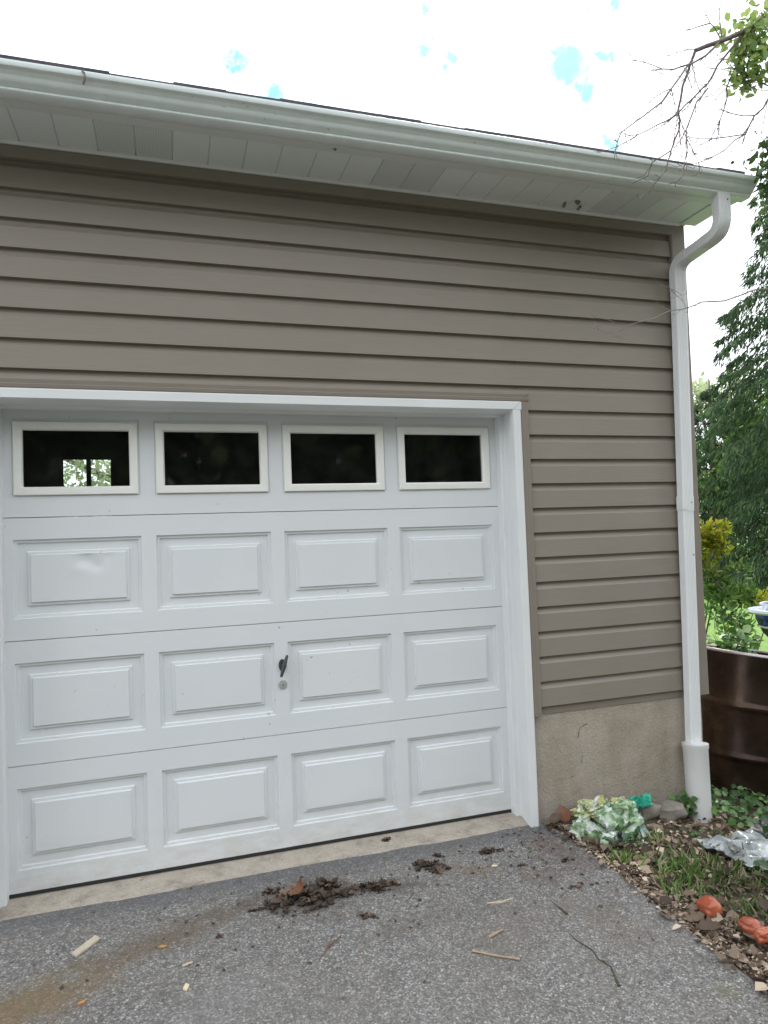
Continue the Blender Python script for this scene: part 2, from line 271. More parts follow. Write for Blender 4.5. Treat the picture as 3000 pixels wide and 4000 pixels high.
# ---------------------------------------------------------------- geometry helpers
def tag(o, label=None, cat=None, group=None, kind=None):
    if label: o['label'] = label
    if cat: o['category'] = cat
    if group: o['group'] = group
    if kind: o['kind'] = kind
    return o
def empty(name, loc, label, cat, group=None):
    o = bpy.data.objects.new(name, None); C.objects.link(o); o.location = loc; o.empty_display_size = .1
    return tag(o, label, cat, group)
class MB:
    def __init__(s): s.v = []; s.f = []; s.mi = []
    def add(s, vs, fs, mi=0):
        k = len(s.v); s.v += [tuple(p) for p in vs]; s.f += [tuple(i+k for i in f) for f in fs]; s.mi += [mi]*len(fs); return s
    def box(s, x0, x1, y0, y1, z0, z1, mi=0):
        vs = [(x, y, z) for x in (x0, x1) for y in (y0, y1) for z in (z0, z1)]
        return s.add(vs, [(0, 1, 3, 2), (4, 6, 7, 5), (0, 4, 5, 1), (2, 3, 7, 6), (0, 2, 6, 4), (1, 5, 7, 3)], mi)
    def prism(s, poly, a, b, axis='x', mi=0):
        """closed polygon extruded along an axis: for x the polygon is (y,z), for z it is (x,y), for y it is (x,z)"""
        n = len(poly); P = []
        for t in (a, b):
            for p, q in poly: P.append({'x': (t, p, q), 'z': (p, q, t), 'y': (p, t, q)}[axis])
        fs = [(i, (i+1) % n, n+(i+1) % n, n+i) for i in range(n)]
        return s.add(P, fs+[tuple(range(n))[::-1], tuple(range(n, 2*n))], mi)
    def tube(s, pts, radii, n=8, caps=True, mi=0):
        pts = [Vector(p) for p in pts]
        if not hasattr(radii, '__len__'): radii = [radii]*len(pts)
        vs = []; up = None
        for i, p in enumerate(pts):
            t = (pts[min(i+1, len(pts)-1)]-pts[max(i-1, 0)]).normalized()
            if up is None: up = t.orthogonal().normalized()
            up = (up - t*up.dot(t)).normalized(); sd_ = t.cross(up)
            for k in range(n):
                a = 2*math.pi*k/n; vs.append(p+radii[i]*(math.cos(a)*up+math.sin(a)*sd_))
        fs = [(i*n+k, i*n+(k+1) % n, (i+1)*n+(k+1) % n, (i+1)*n+k) for i in range(len(pts)-1) for k in range(n)]
        if caps: fs += [tuple(range(n))[::-1], tuple(range((len(pts)-1)*n, len(pts)*n))]
        return s.add(vs, fs, mi)
    def build(s, name, mats, parent=None, origin=(0, 0, 0), bevel=0, smooth=None, seg=2):
        me = bpy.data.meshes.new(name); o_ = Vector(origin)
        me.from_pydata([tuple(Vector(p)-o_) for p in s.v], [], s.f)
        bm = bmesh.new(); bm.from_mesh(me)
        bmesh.ops.recalc_face_normals(bm, faces=bm.faces); bm.to_mesh(me); bm.free()
        ms_ = mats if isinstance(mats, (list, tuple)) else [mats]
        for q in ms_: me.materials.append(MATS[q])
        if any(s.mi): me.polygons.foreach_set('material_index', s.mi)
        if smooth is not None:
            me.polygons.foreach_set('use_smooth', [True]*len(me.polygons)); me.set_sharp_from_angle(angle=R(smooth))
        me.update()
        ob = bpy.data.objects.new(name, me); C.objects.link(ob)
        if parent: ob.parent = parent
        else: ob.location = origin
        if bevel:
            b = ob.modifiers.new('bevel', 'BEVEL'); b.width = bevel; b.segments = seg; b.limit_method = 'ANGLE'; b.angle_limit = R(35)
        return ob
def leaves(name, cen, size, mat, parent=None, origin=(0, 0, 0), nrm=None, droop=0, aspect=.55, dirs=None, fold=.18, jit=.35):
    """many separate folded leaf faces (six-point leaves), one mesh"""
    cen = np.asarray(cen, float)-np.array(origin); n = len(cen)
    d = rng.normal(size=(n, 3)) if dirs is None else np.asarray(dirs, float)+rng.normal(size=(n, 3))*jit
    d[:, 2] -= droop; d /= np.linalg.norm(d, axis=1)[:, None]
    up = rng.normal(size=(n, 3)) if nrm is None else np.asarray(nrm, float)+rng.normal(size=(n, 3))*.45
    sdv = np.cross(d, up); sdv /= np.linalg.norm(sdv, axis=1)[:, None]+1e-9; up = np.cross(sdv, d)
    L_ = (size*(.6+.8*rng.random(n)))[:, None] if not hasattr(size, '__len__') else np.asarray(size)[:, None]
    W = L_*aspect*.5
    v = np.stack([cen, cen+d*L_*.35+sdv*W+up*L_*fold*.6, cen+d*L_*.75+sdv*W*.7+up*L_*fold*.4, cen+d*L_,
                  cen+d*L_*.75-sdv*W*.7+up*L_*fold*.4, cen+d*L_*.35-sdv*W+up*L_*fold*.6], 1).reshape(-1, 3)
    base = np.arange(n)[:, None]*6
    f = np.concatenate([base+np.array([0, 1, 2, 3]), base+np.array([0, 3, 4, 5])], 1).reshape(-1, 4)
    me = bpy.data.meshes.new(name); me.vertices.add(len(v)); me.vertices.foreach_set('co', v.ravel())
    me.loops.add(len(f)*4); me.loops.foreach_set('vertex_index', f.ravel().astype(np.int32)); me.polygons.add(len(f))
    me.polygons.foreach_set('loop_start', np.arange(0, len(f)*4, 4, dtype=np.int32)); me.polygons.foreach_set('loop_total', np.full(len(f), 4, dtype=np.int32))
    me.update(calc_edges=True); me.materials.append(MATS[mat])
    o = bpy.data.objects.new(name, me); C.objects.link(o)
    if parent: o.parent = parent
    else: o.location = origin
    return o
# ---------------------------------------------------------------- ground, driveway
def drive_z(y): return -.018-.035*max(0, -.18-y)
def sstep(a, b, x): t = min(1, max(0, (x-a)/(b-a))); return t*t*(3-2*t)
def terr(x, y):
    z = -.13+.075*sstep(2.40, 2.54, x)
    z += .012*min(1.2, max(0, -y))*-1.2*(1 if x > 2.45 else 0)
    z -= .05*sstep(3.02, 3.3, x)+.10*sstep(3.4, 4.6, x)+.06*sstep(5, 9, x)
    z += .075*math.exp(-((x-2.98)/.24)**2-((y+.16)/.15)**2)
    z += .018*(noise.noise((x*5, y*5, 1)))*(1 if x > 2.5 else 0)+.008*noise.noise((x*19, y*19, 4))
    if y > 5: z -= .0*(y-5)
    return z
def grid(xs, ys, fz):
    b = MB(); nx, ny = len(xs), len(ys)
    b.v = [(x, y, fz(x, y)) for y in ys for x in xs]
    b.f = [(j*nx+i, j*nx+i+1, (j+1)*nx+i+1, (j+1)*nx+i) for j in range(ny-1) for i in range(nx-1)]
    b.mi = [0]*len(b.f); return b
xs = [-150, -60, -25, -12, -6, -3, 0, 2.3]+list(np.arange(2.4, 4.6, .045))+[4.8, 5.1, 5.5, 6, 7, 8, 10, 13, 18, 25, 40, 70, 150]
ys = [-150, -60, -25, -12, -6, -4, -3, -2.5, -2.1]+list(np.arange(-1.9, .5, .045))+[.6, .8, 1.1, 1.5, 2, 3, 4, 6, 9, 13, 20, 30, 60, 150]
g = grid(xs, ys, terr).build('ground', 'soil', smooth=60); tag(g, 'brown soil strip beside the driveway running into green lawn behind', 'ground', kind='structure')
dx = [-9, -6, -3, -1.5]+list(np.arange(-.6, 2.45, .11))+[2.46, 2.485]
dy = [-16, -9, -5, -3.5, -2.6]+list(np.arange(-2.2, -.17, .05))+[-.17]
def dz(x, y): return drive_z(y)+.004*noise.noise((x*3, y*3, 0))+.0015*noise.noise((x*30, y*30, 0))
b = grid(dx, dy, dz); nx, ny = len(dx), len(dy)
# ragged right edge turned down
base = len(b.v)
for j, y in enumerate(dy):
    x = 2.505+.012*noise.noise((1, y*6, 0))+.006*noise.noise((3, y*30, 0)); b.v.append((x, y, drive_z(y)-.006)); b.v.append((x+.012, y, drive_z(y)-.09))
for j in range(ny-1):
    b.f.append((j*nx+nx-1, base+2*j, base+2*j+2, (j+1)*nx+nx-1)); b.f.append((base+2*j, base+2*j+1, base+2*j+3, base+2*j+2)); b.mi += [0, 0]
drv = b.build('driveway', 'asphalt', smooth=60); tag(drv, 'worn grey asphalt driveway with brown stains in front of the garage door', 'driveway', kind='structure')
b = MB()
for pts in ([(2.122, -.79), (2.128, -.84), (2.129, -.90)], [(2.076, -1.0), (2.07, -1.05), (2.095, -1.12), (2.088, -1.17), (2.10, -1.22), (2.07, -1.31)]):
    P = [(x+random.uniform(-.004, .004), y, drive_z(y)+.0006) for x, y in pts]; b.tube(P, [.0012]+[.0028]*(len(P)-2)+[.006], 6)
b.build('crack', 'moss_dark', drv)

# ---------------------------------------------------------------- garage building
G = empty('garage_building', (0, 0, 0), 'taupe sided garage with white garage door, gutter and concrete foundation', 'garage')
YF = -.182
def siding_profile(ztop, zbot):
    """profile (depth, z) of Dutch-lap courses whose butts sit at 2.2141 + k*0.127"""
    pr = []; k = math.ceil((ztop-2.2141)/.127)
    zb = 2.2141+k*.127
    while zb > zbot-.001:
        if zb <= ztop+.1: pr.append(zb)
        zb -= .127
    out = []
    z0 = ztop
    for zb in [z for z in [2.2141+.127*j for j in range(12, -16, -1)]]:
        zt = zb+.127
        if zb >= ztop or zt <= zbot: continue
        for d, z in ((.022, zt-.0001), (.022, zt-.012), (.005, zt-.038), (0, zb), (.022, zb)):
            z = min(ztop, max(zbot, z))
            if not out or abs(out[-1][1]-z) > 1e-5 or abs(out[-1][0]-d) > 1e-5: out.append((d, z))
    return out
b = MB()
def sid(x0, x1, zt, zb):
    p = siding_profile(zt, zb); n = len(p)
    vs = [(x0, YF+d, z) for d, z in p]+[(x1, YF+d, z) for d, z in p]
    b.add(vs, [(i, i+1, n+i+1, n+i) for i in range(n-1)])
sid(-3, 3.43, 3.10, 2.2141); sid(-.075, 2.44, 2.2141, 2.15); sid(2.44, 3.43, 2.2141, .5631); sid(-3, -.075, 2.2141, .5631)
b.v.append((0, -.15, 2.5)); b.v.pop()
wall = b.build('siding_wall', 'siding', G)
b = MB(); b.box(-3, 2.40, -.163, -.02, 2.10, 3.16); b.box(2.42, 3.50, -.163, .0, .52, 3.16)
b.build('wall_sheathing', 'siding_trim', wall)
b = MB(); b.box(-3, 3.43, -.195, -.166, 3.099, 3.150); b.build('frieze_trim', 'siding_trim', G, bevel=.003)
# corner post and gable side wall
b = MB(); b.prism([(3.418, -.166), (3.418, -.186), (3.424, -.193), (3.508, -.193), (3.513, -.188), (3.513, -.09), (3.507, -.085), (3.49, -.085), (3.49, -.166)], .525, 3.165, 'z')
b.build('corner_post', 'siding_trim', G, smooth=20)
b = MB(); p = siding_profile(4.75, .5631); n = len(p)
def gx(z): return max(-.09, (z-3.2)/.42-.6) if z > 3.2 else -.09
vs = [(3.505-d, gx(z), z) for d, z in p]+[(3.505-d, 6.6-gx(z) if z > 3.2 else 6.6, z) for d, z in p]
b.add(vs, [(i, i+1, n+i+1, n+i) for i in range(n-1)]); b.build('side_siding', 'siding', G)
# foundation
b = MB(); xs_ = list(np.arange(2.40, 3.481, .03)); zs_ = list(np.arange(-.4, .601, .04))
def fy(x, z): return -.158+.003*noise.noise((x*4, z*4, 0))+.0015*noise.noise((x*18, z*18, 3))
b.v = [(x, fy(x, z), z) for z in zs_ for x in xs_]; nx = len(xs_)
b.f = [(j*nx+i, j*nx+i+1, (j+1)*nx+i+1, (j+1)*nx+i) for j in range(len(zs_)-1) for i in range(nx-1)]; b.mi = [0]*len(b.f)
b.add([(3.48, -.158, -.5), (3.48, 6.6, -.5), (3.48, 6.6, .58), (3.48, -.158, .58)], [(0, 1, 2, 3)])
b.add([(2.40, -.158, -.5), (2.40, .1, -.5), (2.40, .1, .58), (2.40, -.158, .58)], [(0, 1, 2, 3)])
fo = b.build('foundation', 'foundation', G, smooth=50)
b = MB()   # chips and scars left in the parging
for pts, r in (([(2.70, .425), (2.735, .44), (2.75, .442)], .005), ([(2.70, .425), (2.69, .39), (2.685, .37)], .005), ([(2.62, .175), (2.64, .182), (2.66, .185)], .004), ([(2.70, .24), (2.71, .29)], .006), ([(3.10, .48), (3.115, .485)], .006)):
    b = MB(); b.tube([(x, fy(x, z)+.0005, z) for x, z in pts], [r*.2]+[r*.5]*(len(pts)-2)+[r*.2], 6); b.build('chip', 'moss_dark', fo)
# threshold strip
tx = [-.02+i*.03 for i in range(82)]; b = MB()
prof = [(.06, -.0145), (-.03, -.0145), (-.09, -.016), (-.15, -.0175), (-.176, -.019), (-.182, -.05)]
for x in tx:
    e = .008*noise.noise((x*3, 0, 5))+.004*noise.noise((x*21, 0, 2)); sh = .02*sstep(2.28, 2.36, x)
    for i, (y, z) in enumerate(prof): b.v.append((x, y+(e*(i >= 4)), z+.0008*noise.noise((x*15, y*15, 0))))
n = len(prof); b.f = [(i*n+j, i*n+j+1, (i+1)*n+j+1, (i+1)*n+j) for i in range(len(tx)-1) for j in range(n-1)]; b.mi = [0]*len(b.f)
b.build('threshold', 'threshold_concrete', G, smooth=60)
# white casing, jambs, stops and header
XJ = 2.366
def jamb(s):      # s=1 right, -1 left (mirrored about the door)
    q = [(2.365, .02), (2.365, -.052), (2.368, -.056), (2.388, -.058), (2.391, -.061), (2.370, -.192), (2.372, -.200), (2.410, -.2005), (2.416, -.197), (2.418, -.150), (2.44, -.150), (2.44, .05), (2.38, .05)]
    return q if s > 0 else [(2.365-x, y) for x, y in q]
b = MB(); b.prism(jamb(1), -.05, 2.0845, 'z'); b.build('door_jamb', 'white_trim', G, smooth=25)
b = MB(); b.prism(jamb(-1), -.05, 2.0845, 'z'); b.build('door_jamb', 'white_trim', G, smooth=25)
b = MB(); hp = [(.02, 2.071), (-.052, 2.071), (-.056, 2.076), (-.058, 2.083), (-.195, 2.0835), (-.2008, 2.086), (-.2008, 2.122), (-.197, 2.1265), (-.150, 2.128), (-.150, 2.20), (.05, 2.20), (.05, 2.071)]
b.prism(hp, -.055, 2.420, 'x'); b.build('door_header', 'white_trim', G, smooth=25)
b = MB(); b.tube([(2.372, -.2013, 2.0865), (2.4165, -.2013, 2.125)], .0006, 6); b.build('mitre_joint', 'screw_metal', G)
# siding-coloured channel round the casing, mitred at the corner
def chan(dpt): return dpt
b = MB()
b.prism([(2.4185, -.150), (2.4185, -.188), (2.422, -.193), (2.435, -.195), (2.440, -.191), (2.463, -.192), (2.466, -.188), (2.466, -.150)], .520, 2.127, 'z')
b.build('side_channel', 'siding_trim', G, smooth=20)
b = MB()
b.prism([(-.150, 2.1285), (-.188, 2.1285), (-.1935, 2.132), (-.1952, 2.145), (-.191, 2.149), (-.1925, 2.166), (-.188, 2.1685), (-.150, 2.1685)], -.10, 2.466, 'x')
b.prism([(2.4185, 2.1275), (2.466, 2.1275), (2.466, 2.1300), (2.420, 2.1300)], -.19, -.15, 'y')
tc_ = b.build('top_channel', 'siding_trim', G, smooth=20)
b = MB(); b.tube([(2.421, -.1945, 2.1295), (2.466, -.1945, 2.1685)], .0007, 6); b.build('mitre_joint', 'screw_metal', tc_)

# sectional door
H = .533; PW, PG, PM, PH, PT = .5254, .0641, .0346, .343, .0956
DX0, DX1 = -.03, 2.395
def loops(b, x0, x1, z0, z1, seq, fill=None, grid_fill=None):
    prev = None
    for ins, y in seq:
        q = [(x0+ins, y, z0+ins), (x1-ins, y, z0+ins), (x1-ins, y, z1-ins), (x0+ins, y, z1-ins)]
        k = len(b.v); b.v += q
        if prev is not None:
            for i in range(4): b.f.append((prev+i, prev+(i+1) % 4, k+(i+1) % 4, k+i)); b.mi.append(0)
        prev = k
    if fill: b.f.append((prev, prev+1, prev+2, prev+3)); b.mi.append(0)
    return prev
b = MB(); WIN = []
for s in range(4):
    za, zb = s*H+.0009, (s+1)*H-.0009
    if s == 0: za = .001
    zt = (s+1)*H-PT; zbm = zt-PH
    cols = [(PM+c*(PW+PG), PM+c*(PW+PG)+PW) for c in range(4)]
    def quad(x0, x1, z0, z1): b.add([(x0, 0, z0), (x1, 0, z0), (x1, 0, z1), (x0, 0, z1)], [(0, 1, 2, 3)])
    quad(DX0, DX1, za+.0012, zbm); quad(DX0, DX1, zt, zb-.0012)
    for z0, z1 in ((za, za+.0012), (zb-.0012, zb)):     # eased edges at the section joints
        lo = z0 == za; b.add([(DX0, .006 if lo else 0, z0), (DX1, .006 if lo else 0, z0), (DX1, 0 if lo else .006, z1), (DX0, 0 if lo else .006, z1)], [(0, 1, 2, 3)])
        ze = z0 if lo else z1; b.add([(DX0, .006, ze), (DX1, .006, ze), (DX1, .03, ze), (DX0, .03, ze)], [(0, 1, 2, 3)])
    xe = [DX0]+[v for c in cols for v in c]+[DX1]
    for i in range(0, len(xe), 2): quad(xe[i], xe[i+1], zbm, zt)
    for ci, (x0, x1) in enumerate(cols):
        if s == 3:
            loops(b, x0, x1, zbm, zt, [(0, 0), (.003, .004), (.009, .004), (.010, .004), (.030, .004), (.030, .03)])
            WIN.append((x0+.0073, x1-.0073, 2.0202-.3249, 2.0202))
        else:
            seq = [(0, 0), (.0026, .0095), (.0135, .0100), (.0168, .0185), (.0522, .0185), (.0555, .0100), (.0665, .0095), (.0695, .0008)]
            dent = (s == 2 and ci == 0)
            loops(b, x0, x1, zbm, zt, seq, fill=not dent)
            if dent:
                nx, nz_ = 40, 22; X0, X1, Z0, Z1 = x0+.0695, x1-.0695, zbm+.0695, zt-.0695; k = len(b.v)
                for j in range(nz_+1):
                    for i in range(nx+1):
                        x = X0+(X1-X0)*i/nx; z = Z0+(Z1-Z0)*j/nz_; e = min(i, nx-i, j, nz_-j)
                        u, v = (x-X0)/(X1-X0), (z-Z0)/(Z1-Z0)
                        d = .009*math.exp(-((u-.58)/.10)**2-((v-.84)/.16)**2)+.005*math.exp(-((u-.70)/.08)**2-((v-.72)/.12)**2)-.003*math.exp(-((u-.50)/.09)**2-((v-.66)/.12)**2)+.003*math.exp(-((u-.8)/.06)**2-((v-.9)/.1)**2)
                        b.v.append((x, .0008+(d if e > 0 else 0), z))
                for j in range(nz_):
                    for i in range(nx): b.f.append((k+j*(nx+1)+i, k+j*(nx+1)+i+1, k+(j+1)*(nx+1)+i+1, k+(j+1)*(nx+1)+i)); b.mi.append(0)
door = b.build('garage_door', 'door_paint', G, smooth=25)
for x0, x1, z0, z1 in WIN:
    b = MB(); loops(b, x0, x1, z0, z1, [(0, .004), (0, -.009), (.003, -.0125), (.012, -.0135), (.031, -.0115), (.037, -.002), (.0375, .018)])
    b.build('window_frame', 'frame_plastic', door, smooth=25)
    b = MB(); b.add([(x0+.036, .009, z0+.036), (x1-.036, .009, z0+.036), (x1-.036, .009, z1-.036), (x0+.036, .009, z1-.036)], [(0, 1, 2, 3)])
    b.build('window_pane', 'glass', door)
b = MB(); b.prism([(.003, .0), (-.004, -.001), (-.005, -.009), (.004, -.0145), (.028, -.0145), (.03, 0)], DX0+.03, 2.364, 'x'); b.build('bottom_seal', 'rubber_black', door, smooth=40)
# T-shaped handle: oval plate, hub and slanted bar
b = MB(); cx, cz = 1.187, .862; ov = [(cx-.004+.0165*math.cos(a)*1.0, cz+.029*math.sin(a)) for a in np.linspace(0, 2*math.pi, 24, endpoint=False)]
b.prism([(x, z) for x, z in ov], -.006, .001, 'y'); b.tube([(cx, 0, cz), (cx, -.03, cz)], .008, 12)
ax = Vector((.30, 0, .95)).normalized(); P0 = Vector((cx+.001, -.034, cz))
b.tube([P0-ax*.053, P0-ax*.046, P0-ax*.018, P0, P0+ax*.018, P0+ax*.046, P0+ax*.053], [.005, .0072, .0092, .0115, .0092, .0072, .005], 10)
b.tube([(cx-.006, -.005, cz+.017), (cx-.006, -.0085, cz+.017)], .0028, 8)
b.build('door_handle', 'handle_metal', door, smooth=50)
b = MB(); lz = .770; b.tube([(1.184, .001, lz), (1.184, -.004, lz), (1.184, -.0075, lz), (1.184, -.0085, lz)], [.0218, .0218, .0195, .0125], 28); b.tube([(1.184, -.008, lz), (1.184, -.0105, lz)], .0100, 20)
lk = b.build('door_lock', 'lock_metal', door, smooth=40)
b = MB(); b.box(1.1828, 1.1852, -.0112, -.010, lz-.0065, lz+.001); b.box(1.1835, 1.188, -.0112, -.010, lz-.001, lz+.0015)
b.build('keyhole', 'rubber_black', door)
# inside of the garage, rear window seen through the first door pane
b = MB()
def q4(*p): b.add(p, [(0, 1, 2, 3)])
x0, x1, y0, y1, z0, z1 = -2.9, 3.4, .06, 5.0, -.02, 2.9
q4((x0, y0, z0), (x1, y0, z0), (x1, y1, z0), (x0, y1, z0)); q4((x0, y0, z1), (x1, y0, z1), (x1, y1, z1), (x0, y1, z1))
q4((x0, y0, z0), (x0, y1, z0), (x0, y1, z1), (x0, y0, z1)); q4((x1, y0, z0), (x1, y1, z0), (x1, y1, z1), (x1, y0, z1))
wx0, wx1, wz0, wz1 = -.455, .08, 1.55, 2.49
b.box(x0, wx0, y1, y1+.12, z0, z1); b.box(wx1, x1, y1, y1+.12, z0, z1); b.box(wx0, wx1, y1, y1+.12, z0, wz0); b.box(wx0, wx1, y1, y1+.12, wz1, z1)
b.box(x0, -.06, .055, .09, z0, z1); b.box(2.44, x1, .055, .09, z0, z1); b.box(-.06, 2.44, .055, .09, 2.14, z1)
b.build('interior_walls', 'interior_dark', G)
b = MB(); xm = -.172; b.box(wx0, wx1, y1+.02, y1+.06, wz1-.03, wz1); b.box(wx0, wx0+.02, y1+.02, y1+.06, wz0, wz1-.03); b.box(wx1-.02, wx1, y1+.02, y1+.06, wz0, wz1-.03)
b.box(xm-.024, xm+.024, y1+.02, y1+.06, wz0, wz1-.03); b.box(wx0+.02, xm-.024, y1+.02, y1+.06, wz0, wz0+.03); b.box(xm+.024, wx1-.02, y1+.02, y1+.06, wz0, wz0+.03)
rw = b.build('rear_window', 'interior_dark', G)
for a, c_ in ((wx0+.02, xm-.024), (xm+.024, wx1-.02)):
    b = MB(); b.add([(a, y1+.04, wz0+.03), (c_, y1+.04, wz0+.03), (c_, y1+.04, wz1-.03), (a, y1+.04, wz1-.03)], [(0, 1, 2, 3)]); b.build('window_pane', 'glass', rw)
# soffit: 6 inch planks, some vented, with a channel along the wall
b = MB(); SZ = 3.166; x = .126-.1525*20-.0; i = -20
sb_ = MB()
while x < 3.47:
    xe = min(x+.1525, 3.474); xs0 = max(x, -3)
    vent = 1 if (i % 8) in (2, 3) else 0
    if xe > -3:
        y0, y1_ = -.437, -.17; e = .0016
        vs = []
        for yy in (y0, y1_): vs += [(xs0+.0, yy, SZ+.006), (xs0+e, yy, SZ), (xe-e-.003, yy, SZ), (xe-.003, yy, SZ+.006), (xe, yy, SZ+.006)]
        sb_.add(vs, [(k, k+1, 6+k, 5+k) for k in range(4)], vent)
    x += .1525; i += 1
sb_.build('soffit', ['soffit', 'soffit_vented'], G)
b = MB(); b.prism([(-.168, 3.152), (-.184, 3.151), (-.198, 3.154), (-.203, 3.160), (-.203, 3.1655), (-.168, 3.1655)], -3, 3.474, 'x'); b.build('soffit_channel', 'white_trim', G, smooth=50)
b = MB(); b.prism([(-.436, 3.1655), (-.436, 3.1628), (-.492, 3.158), (-.492, 3.262), (-.470, 3.262), (-.470, 3.175)], -3, 3.590, 'x'); b.build('fascia', 'white_trim', G, smooth=25)
# return of the eave at the gable end and rake board
b = MB(); b.prism([(-.47, 3.1595), (-.166, 3.1595), (-.05, 3.1595), (3.2, 4.62), (3.2, 4.76), (-.47, 3.262)], 3.474, 3.514, 'x')
b.prism([(6.9, 3.1595), (3.2, 4.62), (3.2, 4.76), (6.9, 3.262)], 3.474, 3.514, 'x'); b.build('rake_board', 'white_trim', G)
b = MB(); b.prism([(-.47, 3.167), (-.19, 3.167), (-.19, 3.25), (-.47, 3.25)], 3.5145, 3.590, 'x'); b.build('eave_return', 'white_trim', G)
# gutter
gp = [(-.4925, 3.245), (-.4925, 3.160), (-.498, 3.1555), (-.548, 3.1535), (-.556, 3.1555), (-.5605, 3.1605), (-.5605, 3.1655), (-.557, 3.1705), (-.5630, 3.1735), (-.574, 3.1765), (-.5835, 3.1825), (-.5885, 3.1915), (-.5925, 3.2005), (-.6005, 3.2075), (-.6045, 3.2135),
      (-.6165, 3.2145), (-.6185, 3.2175), (-.6185, 3.2345), (-.615, 3.2375), (-.603, 3.2375), (-.600, 3.234), (-.600, 3.206), (-.585, 3.192), (-.555, 3.178), (-.548, 3.160), (-.499, 3.162), (-.496, 3.245)]
b = MB(); b.prism(gp, -3, 3.612, 'x'); b.prism([(-.4935, 3.245), (-.4935, 3.161), (-.548, 3.155), (-.559, 3.162), (-.600, 3.20), (-.617, 3.218), (-.617, 3.236), (-.60, 3.24)], 3.6125, 3.614, 'x')
gut = b.build('gutter', 'gutter_paint', G, smooth=38)
# downspout: corrugated rectangular pipe with elbows, round drain adapter at the foot
def sect(w_, d_, ribs=True):
    P = []; nf = 29
    for i in range(nf):
        u = i/(nf-1); x = -w_/2+.006+(w_-.012)*u; rip = .0036*(math.cos(u*2*math.pi*7)*.5-.5) if (ribs and .08 < u < .92) else 0
        P.append((x, -d_/2-rip*-1))
    P += [(w_/2-.002, -d_/2+.002), (w_/2, -d_/2+.006)]
    for i in range(1, 10): u = i/10; P.append((w_/2-(.0018*(.5-.5*math.cos(u*2*math.pi*4))), -d_/2+.006+(d_-.012)*u))
    P += [(w_/2, d_/2-.006), (w_/2-.006, d_/2), (-w_/2+.006, d_/2), (-w_/2, d_/2-.006)]
    for i in range(9, 0, -1): u = i/10; P.append((-w_/2+(.0018*(.5-.5*math.cos(u*2*math.pi*4))), -d_/2+.006+(d_-.012)*u))
    P += [(-w_/2, -d_/2+.006), (-w_/2+.002, -d_/2+.002)]
    return P
def sweep(b, path, w_, d_, ribs=True, scl=None):
    sec = sect(w_, d_, ribs); n = len(sec); path = [Vector(p) for p in path]; k0 = len(b.v)
    for i, p in enumerate(path):
        t = (path[min(i+1, len(path)-1)]-path[max(i-1, 0)]).normalized(); sx = Vector((1, 0, 0)); sx = (sx-t*sx.dot(t)).normalized(); sy = sx.cross(t)
        if sy.y < 0: sy = -sy
        s_ = 1 if scl is None else scl[i]
        b.v += [tuple(p+sx*(x*s_)+sy*(y*s_)) for x, y in sec]
    for i in range(len(path)-1):
        for j in range(n): b.f.append((k0+i*n+j, k0+i*n+(j+1) % n, k0+(i+1)*n+(j+1) % n, k0+(i+1)*n+j)); b.mi.append(0)
    b.f.append(tuple(range(k0, k0+n))); b.f.append(tuple(range(k0+(len(path)-1)*n, k0+len(path)*n))); b.mi += [0, 0]
def arc(p0, p1, p2, n=7):
    p0, p1, p2 = map(Vector, (p0, p1, p2)); return [(1-t)**2*p0+2*t*(1-t)*p1+t*t*p2 for t in [i/(n-1) for i in range(n)]]
DW_, DD = .074, .050
YD = -.2185
b = MB(); sweep(b, [(3.424, YD, 2.80), (3.416, YD, 2.4), (3.3935, YD, 1.55)], DW_, DD)
ds_ = b.build('downspout', 'white_trim', G, smooth=30)
b = MB(); sweep(b, [(3.394, YD, 1.62), (3.393, YD, 1.57), (3.392, YD, 1.545), (3.3915, YD, 1.54)], DW_+.004, DD+.004, scl=[1, 1, 1, .97]); b.build('collar', 'white_trim', ds_, smooth=30)
b = MB(); sweep(b, [(3.3925, YD, 1.548), (3.379, YD, .9), (3.363, YD, .24)], DW_-.001, DD-.001); b.build('lower_length', 'white_trim', ds_, smooth=30)
up = [(3.442, -.534, 3.158), (3.442, -.534, 3.07)]+arc((3.442, -.534, 3.045), (3.441, -.534, 2.972), (3.438, -.468, 2.962), 9)+[(3.437, -.425, 2.956)]
b = MB(); up2 = [Vector(up[0])]
for a_, c_ in zip(up, up[1:]):
    a_, c_ = Vector(a_), Vector(c_); up2 += [a_.lerp(c_, .5), c_]
sweep(b, up2, DW_+.004, DD+.006, scl=[1-(.035 if (k % 2 and 4 < k < len(up2)-3) else 0) for k in range(len(up2))]); b.build('elbow', 'white_trim', ds_, smooth=30)
b = MB(); sweep(b, [(3.438, -.44, 2.958), (3.430, -.27, 2.934)], DW_+.001, DD+.006, ribs=False); b.build('offset_piece', 'white_trim', ds_, smooth=40)
b = MB(); sweep(b, [(3.4315, -.31, 2.940)]+arc((3.430, -.285, 2.936), (3.426, YD, 2.926), (3.424, YD, 2.86), 8)+[(3.4235, YD, 2.77)], DW_+.004, DD+.004); b.build('elbow', 'white_trim', ds_, smooth=30)
for (x, y, z) in ((3.455, -.562, 3.125), (3.412, -.244, 1.585), (3.408, -.243, 1.30)): b = MB(); b.tube([(x, y+.002, z), (x, y-.004, z)], .0045, 8); b.build('screw', 'screw_metal', ds_)
b = MB(); T0, T1 = Vector((3.362, -.232, .285)), Vector((3.338, -.268, -.16)); ptn = [T0, T0.lerp(T1, .04), T0.lerp(T1, .06), T0.lerp(T1, .5), T1]
b.tube(ptn, [.068, .068, .064, .062, .060], 32); b.build('drain_adapter', 'pvc', ds_, smooth=40)
